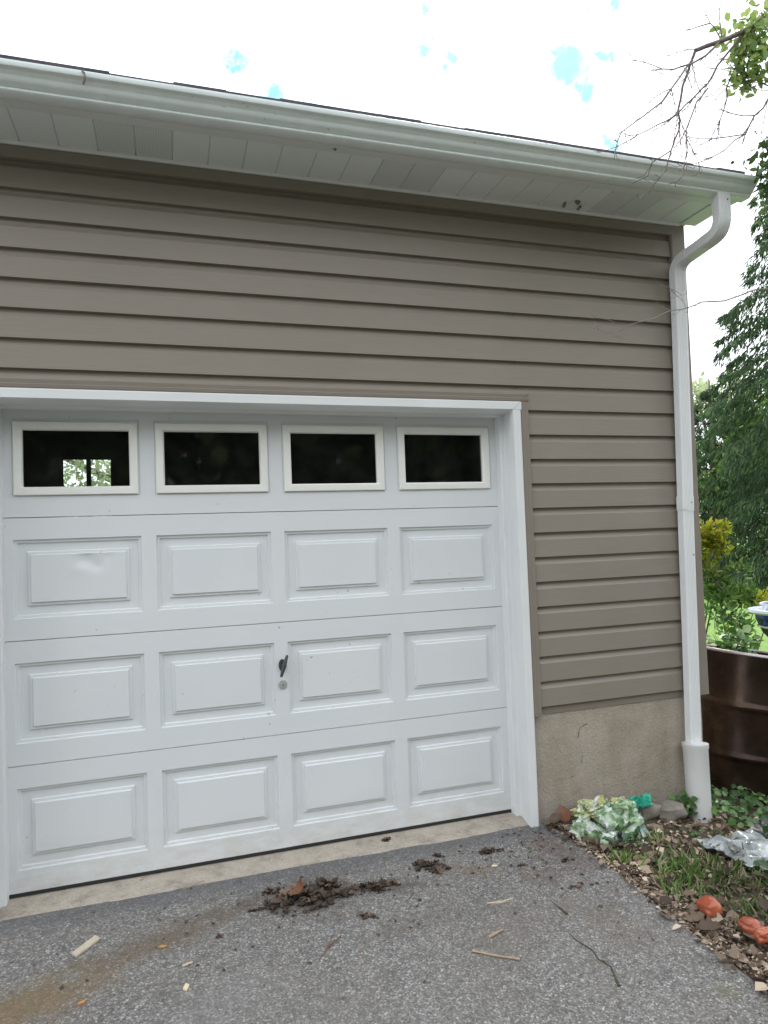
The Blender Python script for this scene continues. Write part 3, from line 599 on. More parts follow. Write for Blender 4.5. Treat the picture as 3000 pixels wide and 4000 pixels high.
# roof with laminated shingle edge
def rz(y): return 3.290+(y+.545)*.40
b = MB(); b.prism([(-.520, 3.262), (-.520, rz(-.520)-.010), (3.2, rz(3.2)-.010), (6.95, rz(-.55)-.02), (6.95, 3.25), (3.2, rz(3.2)-.09)], -3.2, 3.592, 'x')
rf = b.build('roof', 'wood_dark', G)
b = MB()
for c_ in range(0, 27):
    y = -.545+c_*.14; x = -3.2
    while x < 3.60:
        wd = random.uniform(.14, .30); xe = min(x+wd, 3.60); th = random.choice((.0, .006, .006)); zo = random.uniform(-.001, .002)
        y2 = min(y+.30, 3.25); z1_ = rz(y)-.006; z2_ = rz(y2)-.004
        b.add([(x, y, z1_-.004), (xe, y, z1_-.004), (xe, y2, z2_-.006), (x, y2, z2_-.006), (x, y, z1_+.008+th+zo), (xe, y, z1_+.008+th+zo), (xe, y2, z2_+.001), (x, y2, z2_+.001)],
              [(0, 1, 5, 4), (4, 5, 6, 7), (0, 4, 7, 3), (1, 2, 6, 5), (0, 3, 2, 1), (3, 7, 6, 2)])
        x = xe
b.add([(-3.2, 3.2, rz(3.2)+.01), (3.6, 3.2, rz(3.2)+.01), (3.6, 7.0, 3.27), (-3.2, 7.0, 3.27)], [(0, 1, 2, 3)])
b.build('shingles', 'shingle', rf)
b = MB(); b.prism([(-.535, 3.272), (-.535, 3.281), (-.45, 3.310), (-.45, 3.262), (-.522, 3.262)], -3.2, 3.594, 'x'); b.build('drip_edge', 'wood_dark', rf)
b = MB(); b.add([(-3, -.16, -.4), (-3, 6.6, -.4), (-3, 6.6, 3.25), (-3, -.16, 3.25)], [(0, 1, 2, 3)]); b.build('far_wall', 'siding', G)
b = MB(); b.box(-3, -.05, -.158, .05, -.4, .58); b.build('foundation', 'foundation', G)
b = MB(); b.box(-3, -.054, -.160, -.02, .57, 2.098); b.build('left_sheathing', 'siding_trim', wall)
b = MB(); b.prism([(2.365-x, y) for x, y in [(2.4185, -.150), (2.4185, -.188), (2.422, -.193), (2.435, -.195), (2.440, -.191), (2.463, -.192), (2.466, -.188), (2.466, -.150)]], .520, 2.127, 'z')
b.build('side_channel', 'siding_trim', G, smooth=20)
# ---------------------------------------------------------------- things by the wall and on the driveway
BR= [[[[3.264,-1.15,3.649],[3.132,-1.15,3.582],[3.056,-1.15,3.527],[2.955,-1.15,3.468],[2.869,-1.15,3.423],[2.797,-1.15,3.39],[2.744,-1.15,3.363]],14,9],[[[2.744,-1.15,3.363],[2.718,-1.15,3.309],[2.672,-1.15,3.206],[2.642,-1.15,3.098],[2.643,-1.15,3.023],[2.599,-1.15,2.932],[2.566,-1.15,2.845],[2.513,-1.15,2.787]],7,2],[[[2.869,-1.15,3.423],[2.795,-1.15,3.351],[2.723,-1.15,3.305],[2.631,-1.15,3.265],[2.525,-1.15,3.242]],6,2],[[[2.724,-1.15,3.319],[2.663,-1.15,3.242],[2.567,-1.15,3.123],[2.387,-1.15,2.985],[2.355,-1.15,2.962]],5,1.5],[[[3.004,-1.15,3.487],[2.927,-1.15,3.404],[2.85,-1.15,3.318],[2.799,-1.15,3.237],[2.725,-1.15,3.167],[2.642,-1.15,3.088],[2.539,-1.15,3.026],[2.45,-1.15,2.976],[2.376,-1.15,2.97]],6,1.5],[[[3.109,-1.15,3.587],[3.04,-1.15,3.474],[2.945,-1.15,3.33],[2.891,-1.15,3.233],[2.873,-1.15,3.143],[2.832,-1.15,3.051]],6,2],[[[3.247,-1.15,3.423],[3.162,-1.15,3.298],[3.105,-1.15,3.219],[3.028,-1.15,3.138],[2.973,-1.15,3.052],[2.861,-1.15,2.969],[2.754,-1.15,2.916]],6,2],[[[3.028,-1.15,3.138],[2.908,-1.15,3.129],[2.838,-1.15,3.138]],3,1.5],[[[2.797,-1.15,3.217],[2.736,-1.15,3.15],[2.677,-1.15,3.028],[2.678,-1.15,2.953],[2.648,-1.15,2.837],[2.585,-1.15,2.796]],4,1.5],[[[2.973,-1.15,3.052],[2.806,-1.15,3.009],[2.681,-1.15,3.0]],3,1.5],[[[2.599,-1.15,2.932],[2.508,-1.15,2.874],[2.483,-1.15,2.816],[2.406,-1.15,2.774]],3,1.5],[[[2.871,-1.15,3.442],[2.827,-1.15,3.492],[2.796,-1.15,3.544]],3,1.2],[[[2.827,-1.15,3.492],[2.733,-1.15,3.45],[2.68,-1.15,3.425]],3,1.2],[[[3.237,-1.15,3.29],[3.11,-1.15,3.279],[3.039,-1.15,3.297],[2.945,-1.15,3.32]],4,2],[[[2.882,-1.15,3.445],[2.876,-1.15,3.521],[2.887,-1.15,3.601]],3,1.5],[[[2.806,-1.15,3.009],[2.7,-1.15,2.956],[2.71,-1.15,2.929]],2,1],[[[2.891,-1.15,3.233],[2.829,-1.15,3.175],[2.808,-1.15,3.2]],2,1],[[[2.945,-1.15,3.33],[3.024,-1.15,3.255],[3.111,-1.15,3.299]],2,1]]
MB_= [[[[3.73,-0.75,2.635],[3.484,-0.75,2.591],[3.397,-0.75,2.581],[3.216,-0.75,2.515],[3.081,-0.75,2.5],[3.006,-0.75,2.47],[2.904,-0.75,2.449],[2.803,-0.75,2.404],[2.718,-0.75,2.381],[2.648,-0.75,2.348],[2.553,-0.75,2.325],[2.475,-0.75,2.344]],7,2],[[[2.991,-0.75,2.469],[2.951,-0.75,2.515],[2.917,-0.75,2.548]],2,1],[[[2.904,-0.75,2.449],[2.835,-0.75,2.471],[2.803,-0.75,2.522]],2,1],[[[2.648,-0.75,2.348],[2.59,-0.75,2.379],[2.504,-0.75,2.391],[2.453,-0.75,2.416]],2,1],[[[2.966,-0.75,2.528],[2.869,-0.75,2.562],[2.812,-0.75,2.593]],2,1],[[[3.01,-0.75,2.537],[2.908,-0.75,2.506]],1.5,1],[[[2.648,-0.75,2.342],[2.633,-0.75,2.309],[2.586,-0.75,2.31]],1.5,1],[[[2.514,-0.75,2.329],[2.503,-0.75,2.362]],1.5,1]]
def crumple(name, mat, cx, cy, cz, rx, ry, rz_, seed, amp=.35, freq=2.2, nu=40, nv=22, rot=0, parent=None, origin=(0, 0, 0), tilt=0):
    """closed crumpled plastic form: ellipsoid pushed about by ridged noise"""
    b = MB(); ca, sa = math.cos(rot), math.sin(rot); ct, st = math.cos(tilt), math.sin(tilt)
    for j in range(nv+1):
        ph = math.pi*j/nv
        for i in range(nu):
            th = 2*math.pi*i/nu; d = Vector((math.sin(ph)*math.cos(th), math.sin(ph)*math.sin(th), math.cos(ph)))
            n1 = noise.noise(d*freq+Vector((seed, 0, 0))); n2 = 1-abs(noise.noise(d*freq*2.1+Vector((0, seed, 3))))*2; n3 = abs(noise.noise(d*freq*4.7+Vector((seed, 3, 1))))
            s = 1+amp*(n1*1.2+n2*.4-.2-n3*.18)
            sx = math.copysign(abs(d.x)**.75, d.x); sy = math.copysign(abs(d.y)**.75, d.y)
            x, y, z = sx*rx*s, sy*ry*s, d.z*rz_*s
            x, z = ct*x+st*z, -st*x+ct*z
            b.v.append((cx+ca*x-sa*y, cy+sa*x+ca*y, max(cz+z, cz-rz_*.9)))
    for j in range(nv):
        for i in range(nu): b.f.append((j*nu+i, j*nu+(i+1) % nu, (j+1)*nu+(i+1) % nu, (j+1)*nu+i)); b.mi.append(0)
    return b.build(name, mat, parent, origin, smooth=55)
def sheet(name, mat, corners, seed, amp=.02, nx=22, ny=12, parent=None, origin=(0, 0, 0), th=.0015, freq=14):
    b = MB(); A, B_, C_, D_ = map(Vector, corners)
    for j in range(ny+1):
        for i in range(nx+1):
            u, v = i/nx, j/ny; p = A.lerp(B_, u).lerp(D_.lerp(C_, u), v)
            r = (1-abs(noise.noise(Vector((u*freq*.35, v*freq*.25, seed))))*2.2)*amp+noise.noise(Vector((u*freq, v*freq, seed+5)))*amp*.4
            e = noise.noise(Vector((u*6, v*6, seed+9)))*amp*.8
            b.v.append((p.x+e, p.y-abs(r)*.5, p.z+r))
    for j in range(ny):
        for i in range(nx): k = j*(nx+1)+i; b.f.append((k, k+1, k+nx+2, k+nx+1)); b.mi.append(0)
    o = b.build(name, mat, parent, origin, smooth=40); s = o.modifiers.new('thickness', 'SOLIDIFY'); s.thickness = th; return o
sk = empty('fertilizer_sack', (2.72, -.30, -.05), 'crumpled empty green and white plastic garden sack lying against the foundation', 'sack'); so3 = (2.72, -.30, -.05)
crumple('sack_body', 'sack_print', 2.745, -.30, .015, .135, .085, .105, 3, .42, 1.9, 56, 30, rot=-.25, parent=sk, origin=so3)
crumple('side_fold', 'sack_print', 2.575, -.265, -.005, .06, .06, .07, 11, .5, 2.2, rot=.4, parent=sk, origin=so3)
crumple('upper_fold', 'sack_yellow', 2.655, -.235, .095, .085, .045, .042, 21, .5, 2.2, rot=.1, parent=sk, origin=so3, tilt=-.15)
crumple('front_fold', 'sack_print', 2.655, -.35, -.01, .07, .05, .06, 31, .5, 2.2, rot=.5, parent=sk, origin=so3)
sheet('top_crease', 'sack_print', [(2.62, -.31, .10), (2.84, -.30, .10), (2.84, -.385, .05), (2.63, -.385, .05)], 2, .028, parent=sk, origin=so3)
crumple('neck', 'sack_yellow', 2.825, -.225, .095, .06, .025, .024, 5, .5, 2.2, rot=.1, parent=sk, origin=so3)
sheet('teal_band', 'sack_teal', [(2.85, -.265, .128), (3.00, -.24, .118), (2.99, -.275, .072), (2.86, -.285, .085)], 7, .014, parent=sk, origin=so3)
sheet('hanging_strip', 'sack_blue', [(2.80, -.34, .065), (2.865, -.33, .06), (2.855, -.455, -.05), (2.80, -.46, -.052)], 12, .018, nx=10, ny=22, parent=sk, origin=so3)
sheet('teal_tip', 'sack_teal', [(2.795, -.465, -.036), (2.825, -.46, -.034), (2.822, -.49, -.046), (2.79, -.49, -.05)], 15, .008, nx=6, ny=6, parent=sk, origin=so3)
sheet('dark_gap', 'sack_dark', [(2.725, -.222, .125), (2.765, -.215, .12), (2.80, -.25, .075), (2.76, -.26, .07)], 17, .012, nx=8, ny=8, parent=sk, origin=so3)  # near-black sheet standing in for the dark gap in the yellow upper fold
sheet('dark_lining', 'sack_dark', [(2.69, -.395, .03), (2.71, -.39, .03), (2.70, -.42, -.045), (2.665, -.41, -.04)], 19, .015, nx=8, ny=8, parent=sk, origin=so3)

sk.location = (2.725, -.355, -.085)
def rock(name, x, y, z, rx, ry, rz_, seed, mat, label, cat='stone', group=None):
    b = MB(); nu, nv = 14, 9
    for j in range(nv+1):
        ph = math.pi*j/nv
        for i in range(nu):
            th = 2*math.pi*i/nu; d = Vector((math.sin(ph)*math.cos(th), math.sin(ph)*math.sin(th), math.cos(ph)))
            q = max(abs(d.x), abs(d.y), abs(d.z)); s = (.72/q*.6+.5)*(1+.25*noise.noise(d*2+Vector((seed, 0, 0))))
            b.v.append((x+d.x*rx*s, y+d.y*ry*s, z+d.z*rz_*s))
    for j in range(nv):
        for i in range(nu): b.f.append((j*nu+i, j*nu+(i+1) % nu, (j+1)*nu+(i+1) % nu, (j+1)*nu+i)); b.mi.append(0)
    return tag(b.build(name, mat, origin=(x, y, z), smooth=35), label, cat, group)
rock('broken_stone', 3.00, -.27, -.005, .085, .06, .045, 1, 'stone_grey', 'grey rough stone chunk lying right of the green sack')
rock('broken_stone', 3.13, -.29, -.02, .09, .06, .045, 4, 'stone_grey', 'broad grey stone chunk lying left of the downspout foot')
rock('broken_stone', 2.93, -.48, -.06, .06, .045, .02, 8, 'stone_grey', 'flat grey stone between the sack tip and the grass')

def ball(name, x, y, z, r, seed, label, sx=1, sy=1, sz=.8, amp=.16):
    return tag(crumple(name, 'orange_plastic', x, y, z, r*sx, r*sy, r*sz, seed, amp, 1.5, 30, 18, origin=(x, y, z)), label, 'crumpled plastic')
ball('crumpled_wrap', 2.655, -1.075, -.03, .042, 3, 'shiny orange red crumpled ball resting at the driveway edge', amp=.15)
e = empty('twisted_wrap', (2.70, -1.24, -.04), 'twisted two-lobed orange red wrap near the right picture edge', 'crumpled plastic'); oo = (2.70, -1.24, -.04)
crumple('upper_lobe', 'orange_plastic', 2.70, -1.225, -.03, .03, .038, .026, 9, .22, 1.6, 30, 18, rot=.5, parent=e, origin=oo)
crumple('lower_lobe', 'orange_plastic', 2.706, -1.288, -.035, .045, .024, .024, 14, .25, 1.8, 30, 18, rot=.1, parent=e, origin=oo)
tag(sheet('plastic_sheet', 'clear_sheet', [(3.02, -.58, -.05), (3.42, -.52, -.085), (3.36, -.86, -.07), (3.05, -.84, -.06)], 4, .03, 40, 30, origin=(3.2, -.7, -.06), freq=8), 'shiny grey white plastic sheet crumpled on the leaf litter', 'plastic sheet')
tag(crumple('black_bag', 'black_plastic', 3.52, -.56, -.09, .12, .09, .05, 6, .4, 2, origin=(3.52, -.56, -.12)), 'flat black plastic bag behind the grey plastic sheet', 'bag')

def patch(b, x, y, z, s, rot, seed, curl=1.0, lobes=True):
    """one curled dead leaf as a small bent grid"""
    n, mN = 7, 5; k = len(b.v); tz = random.uniform(-.5, .5)*curl; tx = random.uniform(-.5, .5)*curl; cu = random.uniform(.3, 1.5)*curl; cl = random.uniform(.4, 1.8)*curl
    for j in range(mN):
        v = (j/(mN-1)-.5)
        for i in range(n):
            u = i/(n-1)-.5; wd = (.5-.42*abs(u*2)**2.2)*(1+(.35*math.sin(i*2.6+seed) if lobes else 0))
            px, py = u, v*wd*1.3; pz = cu*(u*u)+cl*(py*py)*2.2+.06*noise.noise(Vector((u*5, v*5, seed)))
            px, pz = px*math.cos(tz)-pz*math.sin(tz), px*math.sin(tz)+pz*math.cos(tz); py, pz = py*math.cos(tx)-pz*math.sin(tx), py*math.sin(tx)+pz*math.cos(tx)
            X_ = math.cos(rot)*px-math.sin(rot)*py; Y_ = math.sin(rot)*px+math.cos(rot)*py
            b.v.append((x+X_*s, y+Y_*s, z+pz*s+.12*s))
    for j in range(mN-1):
        for i in range(n-1): q = k+j*n+i; b.f.append((q, q+1, q+n+1, q+n)); b.mi.append(0)
def clump(x, y, rx, ry, n, s, h, label, ang=0, pale=0, name='wet_leaf_clump', mat='leaf_wet', cat='leaf pile'):
    z0 = drive_z(y) if x < 2.5 else terr(x, y); b = MB()
    for k in range(n):
        a = random.random()*6.28; r = math.sqrt(random.random())**1.2
        px, py = r*rx*math.cos(a), r*ry*math.sin(a); X_, Y_ = x+px*math.cos(ang)-py*math.sin(ang), y+px*math.sin(ang)+py*math.cos(ang)
        patch(b, X_, Y_, z0+h*(1-r)*random.random()-.12*s*.4, s*random.uniform(.45, 1.15), random.random()*6.28, k, .75)
    for k in range(max(4, n//2)):
        a = random.random()*6.28; r = math.sqrt(random.random()); px, py = r*rx*math.cos(a), r*ry*math.sin(a); X_, Y_ = x+px*math.cos(ang)-py*math.sin(ang), y+px*math.sin(ang)+py*math.cos(ang)
        q = random.uniform(.004, .012)*(1 if n > 8 else .7); nu = 7; c0 = len(b.v)
        for j in range(5):
            for i in range(nu):
                ph = math.pi*(j+.2)/4.4; th = 6.283*i/nu; w = 1+.5*noise.noise(Vector((k, i, j)))
                b.v.append((X_+q*1.3*w*math.sin(ph)*math.cos(th), Y_+q*w*math.sin(ph)*math.sin(th), z0+q*.3+q*.5*w*math.cos(ph)))
        b.f += [(c0+j*nu+i, c0+j*nu+(i+1) % nu, c0+(j+1)*nu+(i+1) % nu, c0+(j+1)*nu+i) for j in range(4) for i in range(nu)]; b.mi += [1]*(4*nu)
    return tag(b.build(name, [mat, 'mud'], origin=(x, y, z0), smooth=60), label, cat)
clump(1.19, -.43, .175, .105, 110, .05, .016, 'largest wet brown leaf pile in the middle of the driveway', .1)
b = MB(); patch(b, 1.165, -.44, drive_z(-.44)+.03, .075, .35, 3, 1.6, False); tag(b.build('curled_leaf', 'leaf_brown', origin=(1.165, -.44, 0), smooth=60), 'pale reddish curled leaf lying on top of the largest leaf pile', 'leaf')
clump(1.045, -.345, .028, .02, 8, .03, .01, 'small dark leaf tuft left of the largest leaf pile')
clump(1.00, -.45, .05, .014, 8, .025, .004, 'thin row of dark leaf bits at the left foot of the largest pile', .1)
clump(1.49, -.455, .10, .032, 26, .04, .010, 'narrow dark leaf clump trailing right of the largest pile', -.15)
clump(1.33, -.46, .06, .025, 14, .035, .008, 'loose dark leaf bits bridging the two central leaf piles', -.1)
clump(1.385, -.645, .055, .016, 10, .03, .006, 'short string of dark leaf scraps in front of the piles', -.5)
clump(1.755, -.385, .085, .05, 34, .042, .013, 'dark wet leaf pile on the right half of the driveway', -.6)
clump(1.83, -.30, .035, .012, 7, .03, .006, 'small brown leaf tuft behind the right-hand leaf pile', -.6)
clump(2.05, -.345, .035, .022, 12, .032, .008, 'brown leaf tuft near the right door jamb')
clump(2.12, -.352, .022, .010, 5, .028, .005, 'blackened leaf scrap right of the tuft near the door jamb')
clump(1.655, -.07, .022, .010, 6, .035, .004, 'dark leaf scrap lying on the concrete threshold')
clump(2.36, -.54, .03, .012, 6, .025, .004, 'dark leaf crumbs right of the driveway centre by the sack')
clump(2.27, -.74, .035, .014, 7, .025, .004, 'dark leaf crumbs in front of the sack at the right')
clump(2.16, -.50, .03, .016, 7, .022, .004, 'brown leaf crumbs below the right door jamb')
clump(.83, -.58, .014, .010, 4, .018, .003, 'tiny dark leaf scrap left of the big pile')
clump(2.495, -.235, .05, .035, 20, .05, .02, 'brown leaves heaped against the foot of the white casing', 0, name='leaf_heap', mat='leaf_litter')
b = MB(); patch(b, 2.555, -.215, -.0, .105, 1.2, 8, 1.3, False); tag(b.build('curled_leaf', 'leaf_brown', origin=(2.55, -.2, 0), smooth=60), 'big orange brown curled leaf between the casing and the sack', 'leaf')
b = MB(); patch(b, 2.49, -.235, -.0, .085, .2, 5, 1.1, False); tag(b.build('curled_leaf', 'leaf_wet', origin=(2.5, -.2, 0), smooth=60), 'dark brown curled leaf touching the casing foot', 'leaf')

def stick(pts, r, mat, label, name='stick', cat='stick', flat=None):
    z = [drive_z(p[1])+r for p in pts]; b = MB(); P = [Vector((p[0], p[1], zz+random.uniform(0, .002))) for p, zz in zip(pts, z)]
    Q = [P[0]]
    for a, c in zip(P, P[1:]):
        for t in (.33, .66, 1): q = a.lerp(c, t); Q.append(q+Vector((random.uniform(-1, 1), random.uniform(-1, 1), 0))*r*.35*(t < 1))
    b.tube(Q, [r*random.uniform(.75, 1.1) for _ in Q], 7); return tag(b.build(name, mat, origin=tuple(P[0]), smooth=50), label, cat)
stick([(1.775, -.935), (1.845, -.912)], .0055, 'stick_tan', 'short thick tan stick at the right of the driveway')
stick([(1.685, -.985), (1.74, -1.03), (1.822, -1.085)], .0045, 'stick_tan', 'longest tan stick in front of the short thick one')
stick([(1.87, -.730), (1.93, -.742), (1.98, -.735)], .0035, 'chip_pale', 'pale split sliver lying flat right of centre')
stick([(1.885, -.745), (1.97, -.748)], .0025, 'stick_tan', 'thin tan sliver touching the pale split one')
stick([(1.168, -.83), (1.20, -.785), (1.262, -.735)], .0028, 'stick_red', 'thin reddish brown curved twig in front of the big leaf pile')
stick([(.70, -.19), (.75, -.165), (.79, -.14)], .0018, 'stick_tan', 'thin dry stalk lying on the threshold at the left')
stick([(.69, -.715), (.725, -.705)], .0045, 'chip_pale', 'stubby cream stick in the left foreground')
stick([(1.575, -.60), (1.62, -.545)], .0018, 'stick_red', 'hair-thin dark twig right of the narrow leaf clump')
stick([(2.60, -.17), (2.66, -.175)], .006, 'stick_red', 'reddish stick poking out above the sack')
def chip(x, y, l, wd, h, rot, mat, label, cat='wood chip', name='wood_chip'):
    b = MB(); z = drive_z(y)+.001; n = 6
    for i in range(n+1):
        u = i/n-.5; ww = wd*(1+.12*math.sin(i*3.1)); 
        for s, hh in ((-1, 0), (1, 0), (1, 1), (-1, 1)):
            px, py = u*l+(.004*s*(i in (0, n))), s*ww/2
            b.v.append((x+math.cos(rot)*px-math.sin(rot)*py, y+math.sin(rot)*px+math.cos(rot)*py, z+hh*h+.012*(u+.5)*l))
    for i in range(n):
        for k in range(4): b.f.append((i*4+k, i*4+(k+1) % 4, i*4+4+(k+1) % 4, i*4+4+k)); b.mi.append(0)
    b.f += [(0, 1, 2, 3), (n*4, n*4+1, n*4+2, n*4+3)]; b.mi += [0, 0]
    return tag(b.build(name, mat, origin=(x, y, z), bevel=.001), label, cat)
chip(.350, -.475, .115, .032, .008, .88, 'chip_pale', 'pale flat splinter of wood on the brown stain at the left')
chip(.622, -.572, .022, .013, .004, -.3, 'chip_orange', 'orange chip in the left foreground, right of the pale splinter')
chip(.372, -.790, .022, .011, .004, .4, 'chip_orange', 'orange chip nearest the bottom left of the picture')
chip(.700, -.832, .028, .016, .006, 1.2, 'cream_stone', 'cream pebble lying in the left foreground', 'pebble', 'pebble')
chip(2.03, -.475, .02, .011, .005, -.5, 'cream_stone', 'small cream pebble on the light brown stain at the right', 'pebble', 'pebble')
chip(.54, -.02, .045, .016, .004, .8, 'stick_tan', 'thin brown bark scrap leaning at the door seal')
# hanging bits on the eave
b = MB(); b.tube([(.413, -.6205, 3.2315), (.421, -.6245, 3.226), (.423, -.622, 3.212), (.420, -.614, 3.200), (.416, -.609, 3.192), (.414, -.607, 3.187)], [.003, .0035, .003, .0045, .004, .001], 8)
tag(b.build('dry_leaf', 'nest_mud', origin=(.42, -.62, 3.21), smooth=50), 'small dry curled leaf hanging on the gutter lip', 'leaf')
b = MB(); b.tube([(1.411, -.478, 3.158), (1.413, -.470, 3.155), (1.411, -.462, 3.158)], [.003, .005, .002], 8)
b.tube([(1.40, -.471, 3.158), (1.411, -.47, 3.153), (1.423, -.471, 3.158)], .0012, 5); tag(b.build('insect', 'nest_mud', origin=(1.41, -.47, 3.158)), 'tiny brown insect resting under the gutter', 'insect')
wn = empty('wasp_nest', (2.74, -.26, 3.166), 'broken mud wasp nest stuck on the white soffit', 'wasp nest'); wo_ = (2.74, -.26, 3.166)
b = MB(); b.tube([(2.735, -.295, 3.165), (2.75, -.295, 3.157), (2.765, -.29, 3.164)], [.006, .012, .006], 8); b.build('mud_blob', 'nest_mud', wn, wo_, smooth=50)
for (x, y) in ((2.69, -.275), (2.70, -.25), (2.79, -.265), (2.795, -.24)):
    b = MB(); b.tube([(x, y, 3.166), (x+.003, y+.012, 3.158), (x, y+.025, 3.165)], [.004, .006, .003], 6); b.build('cell', 'nest_mud', wn, wo_, smooth=50)

# ---------------------------------------------------------------- brown steel drum used as a planter
AX = Vector((-.10, .09, 1))
vx = r_*.155+f_*.05+Vector((0, 0, 1)); AX = vx.normalized()
DC = Vector((4.125, .13, .655)); DR = .292
D0 = empty('drum_planter', tuple(DC-AX*.89), 'brown steel drum planter leaning behind the garage corner', 'planter')
dO = tuple(DC-AX*.89)
def lathe(b, prof, n=56):
    e1 = AX.orthogonal().normalized(); e2 = AX.cross(e1); k = len(b.v)
    for r, h in prof:
        for i in range(n): a = 2*math.pi*i/n; b.v.append(tuple(DC+AX*h+(e1*math.cos(a)+e2*math.sin(a))*r))
    for j in range(len(prof)-1):
        for i in range(n): b.f.append((k+j*n+i, k+j*n+(i+1) % n, k+(j+1)*n+(i+1) % n, k+(j+1)*n+i)); b.mi.append(0)
b = MB(); pr_ = [(DR, -.006)]
for c0 in (-.31, -.60):
    pr_ += [(DR, c0+.035), (DR+.004, c0+.022), (DR+.012, c0+.008), (DR+.014, c0), (DR+.012, c0-.008), (DR+.004, c0-.022), (DR, c0-.035)]
pr_ += [(DR, -.86), (DR+.006, -.87), (DR+.006, -.885), (DR-.02, -.885)]
lathe(b, pr_); lathe(b, [(DR-.004, 0), (DR-.004, -.2)]); b.build('drum_shell', 'drum_metal', D0, dO, smooth=40)
b = MB(); lathe(b, [(DR-.005, -.006), (DR-.006, .002), (DR-.002, .007), (DR+.003, .0045), (DR+.0045, .0), (DR+.008, -.003), (DR+.008, -.008), (DR+.003, -.012), (DR-.001, -.012)]); b.build('rim', 'rim_metal', D0, dO, smooth=60)
b = MB(); lathe(b, [(DR-.005, -.15), (.1, -.13), (.001, -.12)]); b.build('potting_soil', 'mud', D0, dO, smooth=60)
# plants
def plant(name, base, stems, mat, lsize, nl, label, cat, spread, height, group=None, aspect=.6, smat='bark', droop=.2, sr=.006):
    e = empty(name, base, label, cat, group); bb = MB(); cen = []; dr = []
    for k in range(stems):
        a = random.random()*6.28; rr = spread*math.sqrt(random.random()); h = height*random.uniform(.6, 1)
        tip = Vector(base)+Vector((rr*math.cos(a), rr*math.sin(a), h)); mid = Vector(base).lerp(tip, .5)+Vector((random.uniform(-1, 1), random.uniform(-1, 1), .3))*spread*.15
        pts = arc(base, mid, tip, 7); bb.tube(pts, [sr*(1-.8*i/6) for i in range(7)], 5)
        for _ in range(nl):
            t = random.uniform(.3, 1); i = min(5, int(t*6)); p = pts[i].lerp(pts[i+1], t*6-i); o = Vector((random.gauss(0, 1), random.gauss(0, 1), random.gauss(0, .6))).normalized()
            cen.append(tuple(p+o*random.random()*spread*.28)); dr.append(tuple(o+Vector((0, 0, .1))))
    bb.build('stem', smat, e, base, smooth=50); leaves('foliage', cen, lsize, mat, e, base, aspect=aspect, dirs=dr, droop=droop, nrm=np.tile([0, 0, 1.0], (len(cen), 1))); return e
pb = tuple(DC-AX*.13)
plant('leafy_plant', (pb[0]-.10, pb[1], pb[2]), 9, 'leaf_glossy', .055, 16, 'broad-leaved green plant growing in the brown drum', 'plant', .20, .30, aspect=.75)
b = MB(); b.tube([DC+Vector((.02, -.15, -.05)), DC+Vector((.13, -.10, .16)), DC+Vector((.34, .05, .52))], [.009, .008, .006], 7); b.tube([DC+Vector((-.03, .0, .0)), DC+Vector((-.06, .02, .2))], [.004, .003], 6)
tag(b.build('bare_stick', 'twig_grey', origin=tuple(DC), smooth=50), 'bare grey stick leaning in the drum planter', 'stick')
def bush(name, base, blobs, label, cat, ls, seed):
    random.seed(seed); e = empty(name, base, label, cat); bb = MB(); B0 = Vector(base); by = {}
    for (x, y, z), r, n, mat in blobs:
        c = Vector((x, y, z)); q = [B0+Vector((random.uniform(-.05, .05), random.uniform(-.05, .05), 0)), B0.lerp(c, .5)+Vector((0, 0, .05)), c]; bb.tube(rough(q, 3, .01), [.012-.0015*k for k in range(7)], 5)
        L_ = by.setdefault(mat, ([], []))
        subs = [c+Vector((random.gauss(0, 1), random.gauss(0, 1), random.gauss(0, .8))).normalized()*r*random.uniform(.3, .9) for _ in range(9)]
        for k in subs: bb.tube([c, c.lerp(k, .5)+Vector((0, 0, .01)), k], [.005, .003, .002], 4)
        for _ in range(n):
            k = random.choice(subs); o = Vector((random.gauss(0, 1), random.gauss(0, 1), random.gauss(0, .8))).normalized(); L_[0].append(tuple(k+o*r*.42*random.random()**.5)); L_[1].append(tuple(o+Vector((0, 0, .5))))
    bb.build('stem', 'bark', e, base, smooth=50)
    for mat, (cen, dr) in by.items(): leaves('foliage', cen, ls, mat, e, base, aspect=.5, dirs=dr, jit=.4)
    return e
def rough(pts, n, amp):
    out = [Vector(pts[0])]
    for a, c in zip(pts, pts[1:]):
        a, c = Vector(a), Vector(c)
        for i in range(1, n+1): out.append(a.lerp(c, i/n)+Vector((random.gauss(0, 1), random.gauss(0, 1), random.gauss(0, 1)))*amp*(i < n))
    return out
bush('flowering_shrub', (5.8, 2.5, -.27), [((5.86, 2.42, 1.36), .20, 420, 'leaf_yellow'), ((6.02, 2.36, 1.28), .15, 260, 'leaf_yellow'), ((5.88, 2.4, 1.08), .13, 160, 'leaf_yellow'), ((6.1, 2.3, 1.42), .08, 70, 'leaf_yellow')], 'bright yellow green shrub right behind the garage corner', 'shrub', .055, 31)
bush('low_shrub', (5.9, 2.1, -.27), [((5.85, 2.2, .88), .26, 420, 'leaf_mid'), ((6.05, 2.1, .78), .2, 240, 'leaf_mid'), ((6.22, 2.1, .66), .14, 150, 'leaf_yellow'), ((6.42, 2.0, .64), .10, 110, 'leaf_yellow'), ((5.8, 2.05, .55), .22, 260, 'leaf_glossy'), ((5.75, 1.9, .3), .2, 200, 'leaf_glossy')], 'green shrub with yellow tips between the drum and the yellow shrub', 'shrub', .06, 32)
